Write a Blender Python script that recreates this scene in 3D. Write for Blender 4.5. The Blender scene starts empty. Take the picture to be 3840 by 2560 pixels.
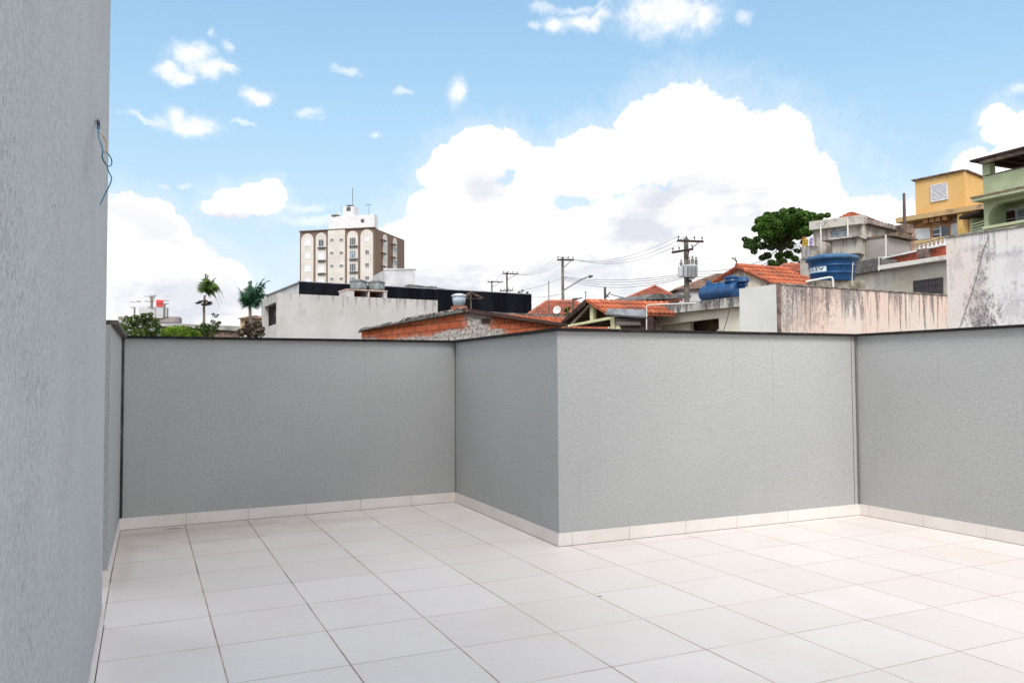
import bpy, math, random
from mathutils import Vector, Matrix
PI = math.pi
SC = bpy.context.scene
COL = SC.collection
rnd = random.Random(7)

# ------------------------------------------------------------------ camera (solved from the tile grid)
CAM = Vector((0.2108, -9.0475, 1.4989))
YAW, PITCH, ROLL, FPX = 0.43088, 0.0407, -0.00612, 2997.8
_f = Vector((math.sin(YAW)*math.cos(PITCH), math.cos(YAW)*math.cos(PITCH), math.sin(PITCH)))
_r = Vector((math.cos(YAW), -math.sin(YAW), 0)); _u = _r.cross(_f)
R_ = _r*math.cos(ROLL)+_u*math.sin(ROLL); U_ = -_r*math.sin(ROLL)+_u*math.cos(ROLL); F_ = _f
def ray(p): return F_ + R_*((p[0]-1920)/FPX) - U_*((p[1]-1280)/FPX)
def at(p, d): return CAM + ray(p)*d                      # surveyed point: sight line and distance
def atz(p, z): r = ray(p); return CAM + r*((z-CAM.z)/r.z)
def atx(p, x): r = ray(p); return CAM + r*((x-CAM.x)/r.x)
def Z1(x, y): return (380+x/2.529, 660+y/2.529)
def Z2(x, y): return (1080+x/2.613, 680+y/2.613)
def Z3(x, y): return (1300+x/2.613, 900+y/2.613)
def Z4(x, y): return (2000+x/2.94, 880+y/2.94)
def Z5(x, y): return (2700+x/2.703, 700+y/2.703)
def Z6(x, y): return (3200+x/2.0625, 520+y/2.0625)
def Z7(x, y): return (3400+x/4.3545, 540+y/4.3545)
def Z8(x, y): return (3000+x/4.2, 760+y/4.2)
def Z9(x, y): return (440+x/7.84, 1080+y/7.84)

# ------------------------------------------------------------------ mesh builder
class MB:
    def __init__(s): s.v = []; s.f = []; s.uv = {}
    def vert(s, p): s.v.append(Vector(p)); return len(s.v)-1
    def face(s, pts, uv=None):
        i = [s.vert(p) for p in pts]
        if uv: s.uv[len(s.f)] = uv
        s.f.append(i); return s
    def hexa(s, b, t):                                   # b, t: 4 bottom and 4 top points
        n = len(b); i = [s.vert(p) for p in b]; j = [s.vert(p) for p in t]
        s.f.append(i[::-1]); s.f.append(j)
        for k in range(n): s.f.append([i[k], i[(k+1) % n], j[(k+1) % n], j[k]])
        return s
    def box(s, x0, x1, y0, y1, z0, z1):
        return s.hexa([(x0,y0,z0),(x1,y0,z0),(x1,y1,z0),(x0,y1,z0)], [(x0,y0,z1),(x1,y0,z1),(x1,y1,z1),(x0,y1,z1)])
    def prism(s, poly, z0, z1):
        return s.hexa([(p[0],p[1],z0) for p in poly], [(p[0],p[1],z1) for p in poly])
    def tube(s, pts, r, n=6, r2=None, cap=True):
        pts = [Vector(p) for p in pts]; rings = []
        m = len(pts)
        for k, p in enumerate(pts):
            t = (pts[min(k+1, m-1)]-pts[max(k-1, 0)]).normalized()
            a = t.cross(Vector((0,0,1)))
            if a.length < 1e-3: a = t.cross(Vector((0,1,0)))
            a.normalize(); b = t.cross(a)
            rr = r if r2 is None else r+(r2-r)*k/(m-1)
            rings.append([s.vert(p+(a*math.cos(q*2*PI/n)+b*math.sin(q*2*PI/n))*rr) for q in range(n)])
        for k in range(m-1):
            for q in range(n):
                s.f.append([rings[k][q], rings[k][(q+1) % n], rings[k+1][(q+1) % n], rings[k+1][q]])
        if cap: s.f.append(rings[0][::-1]); s.f.append(rings[-1])
        return s
    def lathe(s, c, prof, n=24, axis=None):              # prof: (radius, height)
        c = Vector(c); ax = Vector(axis).normalized() if axis else Vector((0,0,1))
        a = ax.orthogonal().normalized(); b = ax.cross(a); rings = []
        for r, h in prof:
            rings.append([s.vert(c+ax*h+(a*math.cos(q*2*PI/n)+b*math.sin(q*2*PI/n))*max(r, 1e-4)) for q in range(n)])
        for k in range(len(prof)-1):
            for q in range(n):
                s.f.append([rings[k][q], rings[k][(q+1) % n], rings[k+1][(q+1) % n], rings[k+1][q]])
        s.f.append(rings[0][::-1]); s.f.append(rings[-1]); return s
    def slab(s, poly, off):                              # polygon in space thickened by a vector
        return s.hexa(poly, [Vector(p)+Vector(off) for p in poly])
    def build(s, name, mat, parent=None, smooth=False):
        me = bpy.data.meshes.new(name)
        inv = parent.matrix_basis.inverted() if parent is not None else None
        if parent is not None and parent.parent is not None: inv = inv @ parent.parent.matrix_basis.inverted()
        org = Vector((0,0,0)); vs = s.v
        if inv is not None: vs = [inv @ p for p in vs]
        me.from_pydata([tuple(p) for p in vs], [], s.f)
        if s.uv:
            L = me.uv_layers.new(name='UVMap')
            for pi, uv in s.uv.items():
                for li, c in zip(me.polygons[pi].loop_indices, uv): L.data[li].uv = c
        me.materials.append(mat)
        if smooth:
            for p in me.polygons: p.use_smooth = True
        me.update()
        o = bpy.data.objects.new(name, me); COL.objects.link(o)
        if parent is not None: o.parent = parent
        return o
def fixn(o):
    import bmesh
    bm = bmesh.new(); bm.from_mesh(o.data); bmesh.ops.recalc_face_normals(bm, faces=bm.faces); bm.to_mesh(o.data); bm.free(); return o
def tag(o, label=None, cat=None, group=None, kind=None):
    if label: o['label'] = label
    if cat: o['category'] = cat
    if group: o['group'] = group
    if kind: o['kind'] = kind
    return o
def thing(name, loc, label, cat, group=None, rz=0.0):
    o = bpy.data.objects.new(name, None); COL.objects.link(o)
    o.matrix_basis = Matrix.Translation(Vector(loc)) @ Matrix.Rotation(rz, 4, 'Z')
    o.empty_display_size = .3
    return tag(o, label, cat, group)
class Fac:                                               # a vertical facade from A to B (seen left to right)
    def __init__(s, A, B):
        s.A = Vector((A[0],A[1],0)); s.B = Vector((B[0],B[1],0)); s.L = (s.B-s.A).length
        s.t = (s.B-s.A)/s.L; s.n = Vector((s.t.y,-s.t.x,0)); s.rz = math.atan2(s.t.y, s.t.x)
        if s.n.dot(Vector((CAM.x,CAM.y,0))-s.A) < 0: s.n = -s.n
    def hit(s, p, d=0):
        r = ray(p); o = s.A+s.n*d; k = (o-CAM).dot(s.n)/r.dot(s.n); w = CAM+r*k
        return (w-s.A).dot(s.t), w.z
    def P(s, a, d, z): return s.A+s.t*a+s.n*d+Vector((0,0,z))
    def box(s, mb, s0, s1, z0, z1, d0, d1):              # d: outwards positive
        q = [s.P(s0,d0,0), s.P(s1,d0,0), s.P(s1,d1,0), s.P(s0,d1,0)]
        up0, up1 = Vector((0,0,z0)), Vector((0,0,z1))
        mb.hexa([p+up0 for p in q], [p+up1 for p in q]); return mb
    def pbox(s, mb, p0, p1, d0, d1):                     # opposite corners by sight line
        a, za = s.hit(p0, d1); b, zb = s.hit(p1, d1)
        return s.box(mb, min(a,b), max(a,b), min(za,zb), max(za,zb), d0, d1)
    def poly(s, mb, pts, d0, d1):                        # polygon of (s,z)
        return mb.hexa([s.P(a,d0,z) for a, z in pts], [s.P(a,d1,z) for a, z in pts])
    def arch(s, mb, s0, s1, z0, z1, d0, d1, n=10, half=False):
        r = (s1-s0)/2; c = (s0+s1)/2; h = r if not half else r*.5
        pts = [(s0,z0),(s1,z0)]+[(c+r*math.cos(k*PI/n), z1-h+h*math.sin(k*PI/n)) for k in range(n+1)]
        return s.poly(mb, pts, d0, d1)
def walls(L, C, R, z0, z1, mb=None, extra=None):         # box body from three plan corners
    mb = mb or MB(); D = L+(R-C)
    return mb.prism([L, C, R, D], z0, z1)

# ------------------------------------------------------------------ materials
def newmat(name):
    m = bpy.data.materials.new(name); m.use_nodes = True; return m
class N:
    def __init__(s, m): s.t = m.node_tree; s.n = s.t.nodes; s.b = s.n.get('Principled BSDF')
    def add(s, t, **k):
        n = s.n.new(t)
        for a, v in k.items(): setattr(n, a, v)
        return n
    def link(s, a, b): s.t.links.new(a, b)
    def setin(s, n, i, v):
        if hasattr(v, 'is_output') or isinstance(v, bpy.types.NodeSocket): s.link(v, n.inputs[i])
        else: n.inputs[i].default_value = v
    def math(s, op, a, b=0.0, c=None, clamp=False):
        n = s.add('ShaderNodeMath', operation=op); n.use_clamp = clamp
        s.setin(n, 0, a); s.setin(n, 1, b)
        if c is not None: s.setin(n, 2, c)
        return n.outputs[0]
    def vec(s, op, a, b=(0,0,0), c=None):
        n = s.add('ShaderNodeVectorMath', operation=op); s.setin(n, 0, a); s.setin(n, 1, b)
        if c is not None: s.setin(n, 2, c)
        return n.outputs['Value'] if op in ('LENGTH','DOT_PRODUCT') else n.outputs[0]
    def sstep(s, v, a, b):
        n = s.add('ShaderNodeMapRange', interpolation_type='SMOOTHSTEP'); s.setin(n, 0, v); n.inputs[1].default_value = a; n.inputs[2].default_value = b
        return n.outputs[0]
    def coord(s, kind='Object', scale=(1,1,1)):
        tc = s.add('ShaderNodeTexCoord'); return s.vec('MULTIPLY', tc.outputs[kind], scale)
    def noise(s, v, scale, detail=3, rough=.55, dist=0):
        n = s.add('ShaderNodeTexNoise'); s.link(v, n.inputs['Vector']); n.inputs['Scale'].default_value = scale
        n.inputs['Detail'].default_value = detail; n.inputs['Roughness'].default_value = rough; n.inputs['Distortion'].default_value = dist
        return n.outputs[0]
    def mix(s, f, a, b):
        n = s.add('ShaderNodeMix', data_type='RGBA'); s.setin(n, 0, f)
        for i, v in ((6, a), (7, b)):
            if isinstance(v, (tuple, list)): n.inputs[i].default_value = (*v[:3], 1)
            else: s.link(v, n.inputs[i])
        return n.outputs[2]
    def bump(s, h, dist, strength=1.0):
        n = s.add('ShaderNodeBump'); s.link(h, n.inputs['Height']); n.inputs['Distance'].default_value = dist; n.inputs['Strength'].default_value = strength
        s.link(n.outputs[0], s.b.inputs['Normal']); return n
    def base(s, c, rough=.8, spec=.3, metal=0):
        if isinstance(c, (tuple, list)): s.b.inputs['Base Color'].default_value = (*c[:3], 1)
        else: s.link(c, s.b.inputs['Base Color'])
        s.setin(s.b, 'Roughness', rough); s.b.inputs['Specular IOR Level'].default_value = spec; s.b.inputs['Metallic'].default_value = metal
def mottled(name, c, var=.12, scale=2.0, rough=.85, bump=0, bscale=40, spec=.25, metal=0, c2=None, thr=(.35,.65), stretch=(1,1,1)):
    m = newmat(name); n = N(m); v = n.coord('Object', stretch); nz = n.noise(v, scale, 5, .6)
    c2 = c2 or tuple(max(0, x*(1-3*var)) for x in c)
    n.base(n.mix(n.sstep(nz, *thr), c, c2), rough, spec, metal)
    if bump: n.bump(n.noise(n.coord('Object'), bscale, 3), bump)
    return m
def stucco(name, c, gscale=90, gdist=.006, pits=False):
    m = newmat(name); n = N(m); v = n.coord('Object')
    big = n.noise(v, .9, 4); streak = n.noise(n.coord('Object', (5,5,.35)), 1.6, 4, .65)
    grain = n.noise(n.coord('Object', (1,1,.6)), gscale, 3, .7); speck = n.noise(n.coord('Object', (1,1,.75)), 66, 3, .75)
    col = n.mix(n.sstep(big, .3, .7), c, tuple(x*.93 for x in c))
    col = n.mix(n.math('MULTIPLY', n.sstep(streak, .55, .78), .13), col, tuple(x*.6 for x in c))
    col = n.mix(n.math('MULTIPLY', n.sstep(grain, .42, .68), .30), col, tuple(min(1, x*1.35) for x in c))
    col = n.mix(n.math('MULTIPLY', n.sstep(speck, .40, .66), .30), tuple_mix(n, col, .86), col) if False else n.mix(n.math('MULTIPLY', n.math('SUBTRACT', 1.0, n.sstep(speck, .36, .60)), .46), col, tuple(x*.62 for x in c))
    h = n.math('ADD', grain, n.math('MULTIPLY', speck, 1.2))
    if pits:
        pt = n.noise(n.coord('Object', (1,1,.6)), 105, 2, .6); big2 = n.noise(v, 2.2, 2)
        pm = n.math('MULTIPLY', n.sstep(pt, .60, .69), n.sstep(big2, .32, .6))
        col = n.mix(n.math('MULTIPLY', pm, .36), col, tuple(x*.40 for x in c))
        h = n.math('SUBTRACT', grain, n.math('MULTIPLY', pm, .8))
    n.base(col, .92, .15); n.bump(h, gdist); return m
def stained(name, c, c2, dirt, ztop, length=1.6, amt=1.0, fx=3.0, blot=.55, top=.5, rough=.93, spots=(), gain=8.0, blotamt=.45):
    """old wall paint with dark rain streaks running down from its top edge and blotches"""
    m = newmat(name); n = N(m); v = n.coord('Object'); tc = n.add('ShaderNodeTexCoord')
    sep = n.add('ShaderNodeSeparateXYZ'); n.link(tc.outputs['Object'], sep.inputs[0])
    down = n.math('DIVIDE', n.math('SUBTRACT', ztop, sep.outputs[2]), length)
    st = n.noise(n.coord('Object', (fx,fx,.22)), 1.5, 6, .68, .3)
    fine = n.noise(n.coord('Object', (1,1,.6)), 9, 5, .7)
    k = n.math('SUBTRACT', n.math('MULTIPLY', n.math('SUBTRACT', st, .50), gain), n.math('SUBTRACT', down, top))
    k = n.math('ADD', k, n.math('MULTIPLY', n.math('SUBTRACT', fine, .5), 1.5))
    grit = n.math('ADD', .35, n.math('MULTIPLY', n.sstep(n.noise(n.coord('Object', (1,1,.55)), 26, 4, .7), .40, .60), .65))
    mk = n.math('MULTIPLY', n.math('MULTIPLY', n.sstep(k, .0, .9), amt), n.math('ADD', .35, n.math('MULTIPLY', grit, .65)))
    bl = n.noise(v, 1.1, 6, .65); bm = n.sstep(bl, blot, blot+.2)
    col = n.mix(n.sstep(n.noise(v, .45, 3), .38, .62), c, c2)
    col = n.mix(n.math('MULTIPLY', n.math('MULTIPLY', bm, blotamt), grit), col, tuple(.5*a+.5*b for a, b in zip(c, dirt)))
    col = n.mix(n.math('MULTIPLY', n.sstep(fine, .5, .75), .25), col, tuple(x*.7 for x in c))
    col = n.mix(mk, col, dirt)
    for (sx, szz, rx, rz2, am) in spots:
        am = am*.9; p_ = n.vec('MULTIPLY', n.vec('SUBTRACT', tc.outputs['Object'], (sx,0,szz)), (1/rx,0,1/rz2)); d_ = n.math('ADD', n.vec('LENGTH', p_), n.math('MULTIPLY', n.math('SUBTRACT', fine, .5), 4.2))
        col = n.mix(n.math('MULTIPLY', n.math('MULTIPLY', n.math('SUBTRACT', 1.0, n.sstep(d_, .35, 1.0)), grit), am), col, dirt)
    n.base(col, rough, .15); n.bump(fine, .01); return m
def flat(name, c, rough=.6, spec=.4, metal=0): return mottled(name, c, .04, 6, rough, 0, 40, spec, metal)
def tile_mat(name, c, dark=.35):
    m = newmat(name); n = N(m); tc = n.add('ShaderNodeTexCoord')
    fl = n.vec('FLOOR', tc.outputs['UV']); wn = n.add('ShaderNodeTexWhiteNoise', noise_dimensions='2D'); n.link(fl, wn.inputs[0])
    big = n.noise(n.coord('Object'), 1.3, 5, .65); fine = n.noise(n.coord('Object'), 14, 4)
    col = n.mix(wn.outputs[0], tuple(x*.72 for x in c), tuple(min(1, x*1.22) for x in c))
    col = n.mix(n.math('MULTIPLY', n.sstep(big, .48, .68), dark*1.7), col, (.07,.055,.05))
    col = n.mix(n.math('MULTIPLY', n.sstep(fine, .5, .75), .35), col, (c[0]*.45, c[1]*.5, c[2]*.6))
    n.base(col, .85, .2); return m
def leaf_mat(name, c1, c2, c3):
    m = newmat(name); n = N(m); g = n.add('ShaderNodeNewGeometry')
    col = n.mix(g.outputs['Random Per Island'], c1, c2)
    col = n.mix(n.sstep(n.noise(n.coord('Object'), 1.2, 3), .42, .62), col, c3)
    n.base(col, .55, .35)
    tr = n.add('ShaderNodeBsdfTranslucent'); n.link(col, tr.inputs[0]); mx = n.add('ShaderNodeMixShader'); mx.inputs[0].default_value = .3
    out = [x for x in n.n if x.type == 'OUTPUT_MATERIAL'][0]
    n.link(n.b.outputs[0], mx.inputs[1]); n.link(tr.outputs[0], mx.inputs[2]); n.link(mx.outputs[0], out.inputs[0]); return m
M = {}
M['parapet'] = stucco('grey_textured_render', (.402,.411,.412), 130, .0042)
M['housewall'] = stucco('grey_combed_render', (.445,.46,.475), 130, .0042, True)
M['granite'] = mottled('dark_granite', (.014,.013,.012), .1, 12, .75, c2=(.05,.044,.038), thr=(.5,.75), spec=.15)
M['cap_light'] = mottled('weathered_coping', (.13,.12,.10), .2, 9, .8)
M['sealant'] = mottled('mouldy_sealant', (.035,.035,.037), .3, 8, .9, c2=(.12,.12,.12), thr=(.45,.7), stretch=(1,1,.3))
M['crack'] = flat('crack_grey', (.33,.335,.335), .9)  # slightly darker grey than the render, for the hairline crack strips
M['groove'] = flat('grey_sealant', (.17,.17,.165), .9)
M['white'] = mottled('white_paint', (.60,.60,.62), .05, 1.5, .8)
M['white2'] = mottled('dull_white_paint', (.47,.47,.495), .07, .6, .85)
M['pvc'] = flat('white_pvc', (.58,.58,.56), .5)
M['brownclad'] = mottled('brown_tower_render', (.145,.10,.082), .1, .22, .85, c2=(.20,.14,.08), thr=(.5,.75), stretch=(1,1,.35))
M['cream'] = mottled('cream_tower_render', (.53,.50,.47), .05, .3, .85)
M['brownband'] = flat('brown_band', (.12,.08,.065), .8)
M['glass'] = flat('dark_window_glass', (.05,.06,.07), .15, .6)
M['glassblue'] = mottled('pale_window_glass', (.20,.26,.32), .15, 3, .25, spec=.6, c2=(.08,.1,.13))
M['alu'] = flat('aluminium_frame', (.55,.56,.57), .45)
M['shutter'] = flat('white_shutter', (.60,.61,.65), .6)
M['darkmetal'] = flat('dark_metal', (.06,.055,.055), .6)
M['darkwood'] = mottled('dark_wood', (.055,.03,.025), .2, 6, .8)
M['wood'] = mottled('weathered_wood', (.17,.12,.09), .2, 5, .85, stretch=(1,1,1))
M['yellowwood'] = flat('pale_yellow_painted_beam', (.56,.54,.33), .7)
M['galv'] = mottled('galvanised_sheet', (.30,.33,.37), .15, 3, .45, metal=.4)
M['tankblue'] = mottled('blue_polyethylene', (.006,.045,.13), .12, 4, .38, spec=.4, c2=(.009,.06,.17))
M['tanklid'] = mottled('weathered_blue_lid', (.02,.07,.16), .2, 5, .5, c2=(.05,.12,.22))
M['tankgrey'] = mottled('grey_fibre_cement', (.20,.235,.235), .15, 5, .7)
M['tankpale'] = mottled('pale_blue_grey_tank', (.36,.43,.52), .1, 4, .6)
M['concrete'] = mottled('grey_concrete', (.30,.29,.27), .15, 1.4, .9, .01, 18)
M['polecrete'] = mottled('pole_concrete', (.19,.175,.155), .15, 2, .9)
M['transformer'] = flat('transformer_grey', (.42,.44,.47), .5)
M['cable'] = flat('black_cable', (.05,.05,.055), .6)
M['roofgrey'] = mottled('old_fibre_cement_roof', (.16,.16,.155), .25, 2.5, .9, c2=(.06,.06,.06))
M['tile'] = tile_mat('terracotta_tiles', (.34,.098,.047), .34)
M['tileold'] = tile_mat('old_terracotta_tiles', (.29,.095,.058), .4)
M['tilebrown'] = tile_mat('brown_tiles', (.21,.135,.105), .5)
M['red'] = flat('red_sign_paint', (.62,.05,.05), .5)
M['ochre'] = stained('ochre_house_paint', (.60,.355,.11), (.62,.39,.14), (.33,.20,.10), 13.4, 1.3, .65, 2.2, .62, .15)
M['orangebrown'] = mottled('orange_brown_render', (.48,.25,.11), .15, 1.5, .85, c2=(.32,.17,.09))
M['green'] = mottled('pale_green_paint', (.42,.48,.31), .06, 1.2, .85)
M['green2'] = mottled('pale_green_ledge_paint', (.50,.54,.36), .06, 1.5, .85)
M['rust'] = mottled('rusty_brown_render', (.20,.14,.12), .2, 4, .9)
M['redbrick'] = mottled('raw_red_brick', (.34,.075,.04), .2, 3, .9, .02, 14, c2=(.12,.05,.035), thr=(.5,.7))
M['bark'] = mottled('tree_bark', (.10,.075,.055), .2, 8, .95)
M['palmbark'] = mottled('palm_bark', (.24,.20,.16), .2, 6, .95)
M['leafdark'] = leaf_mat('dark_tree_leaves', (.05,.12,.02), (.15,.28,.05), (.07,.15,.028))
M['leafmid'] = leaf_mat('mid_green_leaves', (.035,.075,.012), (.13,.20,.035), (.06,.10,.02))
M['leafbright'] = leaf_mat('bright_green_leaves', (.13,.24,.02), (.22,.34,.03), (.08,.16,.015))
M['leafpalm'] = leaf_mat('palm_fronds', (.04,.10,.02), (.11,.18,.03), (.05,.10,.02))
M['leafpalm2'] = leaf_mat('blue_green_palm_fronds', (.025,.085,.05), (.06,.15,.08), (.03,.09,.045))
M['leafbrown'] = leaf_mat('dry_brown_leaves', (.035,.025,.02), (.10,.065,.045), (.03,.03,.015))
M['yellowcloth'] = flat('yellow_towel', (.42,.30,.05), .9)
M['purplecloth'] = flat('lilac_towel', (.36,.30,.50), .9)
M['orangecloth'] = flat('orange_cloth', (.32,.12,.06), .9)
M['ground'] = mottled('dry_earth', (.20,.16,.12), .15, .08, .95, c2=(.10,.12,.06))
# terrace floor: white ceramic tiles 0.60 x 0.609 m with brown joints
def floor_mat():
    m = newmat('white_floor_tiles'); n = N(m); tc = n.add('ShaderNodeTexCoord'); sep = n.add('ShaderNodeSeparateXYZ'); n.link(tc.outputs['Object'], sep.inputs[0])
    X, Y = sep.outputs[0], sep.outputs[1]
    wob = n.math('MULTIPLY', n.math('SUBTRACT', n.noise(n.coord('Object'), 3.0, 2), .5), .006)
    def line(c, p, w):
        t = n.math('ADD', n.math('DIVIDE', n.math('ADD', c, wob), p), 100.5); fr = n.math('ABSOLUTE', n.math('SUBTRACT', n.math('FRACT', t), .5))
        d = n.math('MULTIPLY', fr, p); return n.math('SUBTRACT', 1.0, n.sstep(d, w*.6, w*1.25)), n.math('FLOOR', n.math('ADD', n.math('DIVIDE', c, p), 100))
    lx, ix = line(X, .6, .0046); ly, iy = line(Y, .6089, .0038)
    cb = n.add('ShaderNodeCombineXYZ'); n.link(ix, cb.inputs[0]); n.link(iy, cb.inputs[1])
    wn = n.add('ShaderNodeTexWhiteNoise', noise_dimensions='3D'); n.link(cb.outputs[0], wn.inputs[0])
    tilec = n.mix(wn.outputs[0], (.685,.637,.606), (.735,.688,.660))
    cloud = n.noise(n.coord('Object'), 1.4, 4); tilec = n.mix(n.math('MULTIPLY', n.sstep(cloud, .42, .68), .5), tilec, (.67,.60,.56))
    fine = n.noise(n.coord('Object'), 22, 4, .6)
    tilec = n.mix(n.math('MULTIPLY', n.sstep(fine, .50, .8), .2), tilec, (.5,.46,.43))
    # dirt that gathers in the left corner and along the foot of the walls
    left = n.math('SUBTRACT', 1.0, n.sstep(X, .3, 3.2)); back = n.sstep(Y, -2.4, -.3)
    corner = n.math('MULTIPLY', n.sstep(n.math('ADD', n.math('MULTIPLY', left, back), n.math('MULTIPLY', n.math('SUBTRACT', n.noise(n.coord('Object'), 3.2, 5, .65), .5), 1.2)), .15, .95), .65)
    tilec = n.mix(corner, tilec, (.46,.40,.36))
    def blob(cx, cy, rx, ry, c, a):
        nonlocal tilec
        p = n.vec('MULTIPLY', n.vec('SUBTRACT', tc.outputs['Object'], (cx,cy,0)), (1/rx,1/ry,0))
        dd = n.math('ADD', n.vec('LENGTH', p), n.math('MULTIPLY', n.math('SUBTRACT', fine, .5), 1.6))
        tilec = n.mix(n.math('MULTIPLY', n.math('SUBTRACT', 1.0, n.sstep(dd, .45, 1.05)), a), tilec, c)
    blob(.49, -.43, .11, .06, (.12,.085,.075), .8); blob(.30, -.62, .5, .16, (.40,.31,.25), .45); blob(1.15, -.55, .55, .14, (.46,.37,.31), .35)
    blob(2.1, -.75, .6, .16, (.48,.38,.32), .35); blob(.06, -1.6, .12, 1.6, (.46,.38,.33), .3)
    blob(3.02, -4.33, .025, .016, (.06,.05,.05), .9); blob(2.42, -5.85, .012, .01, (.12,.1,.1), .6)
    jn = n.noise(n.coord('Object'), 2.6, 4, .6)
    jc = n.mix(n.sstep(jn, .34, .58), (.31,.21,.165), (.50,.40,.34))
    jdark = n.math('MULTIPLY', n.math('SUBTRACT', 1.0, n.sstep(X, .7, 2.2)), n.sstep(n.noise(n.coord('Object'), 2.2, 3), .42, .60))
    jc = n.mix(n.math('MULTIPLY', jdark, .45), jc, (.075,.055,.05))
    ly2 = n.math('MULTIPLY', ly, n.math('ADD', .60, n.math('MULTIPLY', n.sstep(n.noise(n.coord('Object', (1,.4,1)), 1.5, 3), .38, .6), .40)))
    j = n.math('MAXIMUM', lx, ly2)
    n.base(n.mix(j, tilec, jc), n.math('ADD', .34, n.math('MULTIPLY', j, .5)), .35)
    n.bump(n.math('SUBTRACT', n.math('MULTIPLY', n.noise(n.coord('Object'), 1.2, 2), .4), j), .0015)
    return m
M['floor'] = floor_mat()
M['skirt'] = mottled('white_skirting_tiles', (.70,.665,.64), .03, 2.5, .4, c2=(.66,.61,.58), spec=.35)

# ------------------------------------------------------------------ terrace
def offs(chain, d):                                      # offset an open chain to its left by d
    out = []; n = len(chain)
    for i, p in enumerate(chain):
        def nrm(a, b): t = Vector((b[0]-a[0], b[1]-a[1])).normalized(); return Vector((-t.y, t.x))
        ns = []
        if i > 0: ns.append(nrm(chain[i-1], p))
        if i < n-1: ns.append(nrm(p, chain[i+1]))
        if len(ns) == 1: v = ns[0]*d
        else: b = (ns[0]+ns[1]); v = b*(d*2/b.dot(b)) if b.length else ns[0]*d
        out.append((p[0]+v.x, p[1]+v.y))
    return out
chain = [(-.005,-2.571), (.014,-.303), (3.547,-.151), (3.492,-2.851), (7.051,-2.881), (7.345,-14.0)]
inner = offs(chain, .010); outer = offs(chain, .17); cin = offs(chain, -.038); cout = offs(chain, .205)
# keep the coping ends neat at the free end of the low wall
ZT = 1.874
info = [('low grey side wall ending in the gap beside the tall house wall', 'side wall'),
        ('long grey textured parapet wall at the back, running from the far corner to the recess', 'parapet wall'),
        ('short shaded grey parapet wall turning toward the viewer between two longer walls', 'parapet wall'),
        ('bright grey textured parapet wall with the projecting corner, facing the terrace', 'parapet wall'),
        ('grey parapet wall going out of the picture at the right under the stained white wall', 'parapet wall')]
joints = [[.62+.609*k for k in range(4)], [.6,1.2,1.8,2.4,3.0], [.55,1.16,1.77,2.378], [.135,.721,1.344,1.942,2.58,3.13],
          [.12,.739,1.365,1.97,2.58,3.19,3.8,4.4,5.0,5.6,6.2,6.8,7.4,8,8.6,9.2,9.8,10.4]]
for i in range(5):
    a, b = inner[i], inner[i+1]; rz = math.atan2(b[1]-a[1], b[0]-a[0])
    w = thing('parapet_wall', (a[0],a[1],0), info[i][0], info[i][1], None, rz)
    MB().prism([inner[i], inner[i+1], outer[i+1], outer[i]], -7, ZT).build('wall_body', M['parapet'], w)
    g = .0015; c0, c1 = list(cin[i]), list(cin[i+1])
    MB().prism([cin[i], cin[i+1], cout[i+1], cout[i]], ZT+.002, ZT+(.025 if i else .034)).build('coping', M['granite'] if i else M['cap_light'], w)
    A, B = Vector(chain[i]), Vector(chain[i+1]); L = (B-A).length; t = (B-A)/L; nn = Vector((-t.y, t.x))
    mb = MB(); js = [0.0]+[j for j in joints[i] if j < L]+[L]
    for k in range(len(js)-1):
        s0, s1 = js[k]+(.002 if k else 0), js[k+1]-(.002 if k < len(js)-2 else 0)
        P = lambda s, d: A+t*s+nn*d
        mb.prism([P(s0,0), P(s1,0), P(s1,.0098), P(s0,.0098)], .0006, .115)
    mb.build('skirting', M['skirt'], w)
    mb = MB()                                            # dark line at the skirting foot
    mb.prism([A+nn*-.004, B+nn*-.004, B, A], .0004, .0035); mb.build('floor_joint', M['sealant' if i == 0 else 'groove'], w)
    FW = Fac(chain[i], chain[i+1])
    for px_, y0_, y1_ in {1:[(1371,1300,1700)], 3:[(2898,1285,1560),(2752,1290,1420)], 4:[(3513,1275,1440)]}.get(i, []):
        s_, z1_ = FW.hit((px_,y0_)); z0_ = FW.hit((px_,y1_))[1]; mb = MB(); FW.box(mb, s_, s_+.003, z0_, min(z1_,1.87), -.0095, -.0085); mb.build('hairline_crack', M['crack'], w)
    if i == 1:
        mb = MB(); mb.prism([(.004,-.312),(.030,-.312),(.030,-.298),(.004,-.298)], .12, 1.872); mb.build('corner_sealant', M['sealant'], w)
    if i == 2:
        mb = MB(); mb.prism([(3.548,-.175),(3.560,-.175),(3.560,-.162),(3.548,-.162)], .118, 1.872); mb.build('corner_sealant', M['groove'], w)
    if i == 4:
        mb = MB(); mb.prism([(7.040,-2.892),(7.056,-2.892),(7.056,-2.876),(7.040,-2.876)], .118, 1.872)
        mb.prism([(6.990,-2.8745),(6.996,-2.8745),(6.996,-2.869),(6.990,-2.869)], .118, 1.872); mb.build('corner_sealant', M['groove'], w)
    if i == 0:                                           # skirting round the free end
        mb = MB(); mb.box(-.165, .0, -2.582, -2.572, .0006, .115); mb.build('end_skirting', M['skirt'], w)
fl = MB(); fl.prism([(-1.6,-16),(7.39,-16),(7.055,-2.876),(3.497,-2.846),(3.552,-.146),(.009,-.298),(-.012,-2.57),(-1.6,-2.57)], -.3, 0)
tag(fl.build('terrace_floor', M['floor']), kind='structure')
hw = thing('house_wall', (0,-3.58,0), 'tall pale grey combed-render house wall filling the near side, loose wires near its edge', 'house wall')
MB().box(-5, -.006, -16, -3.585, -7, 9.5).build('wall_body', M['housewall'], hw)  # unseen upper part raised to throw shade over the left of the terrace
mb = MB(); y = -3.585
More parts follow.
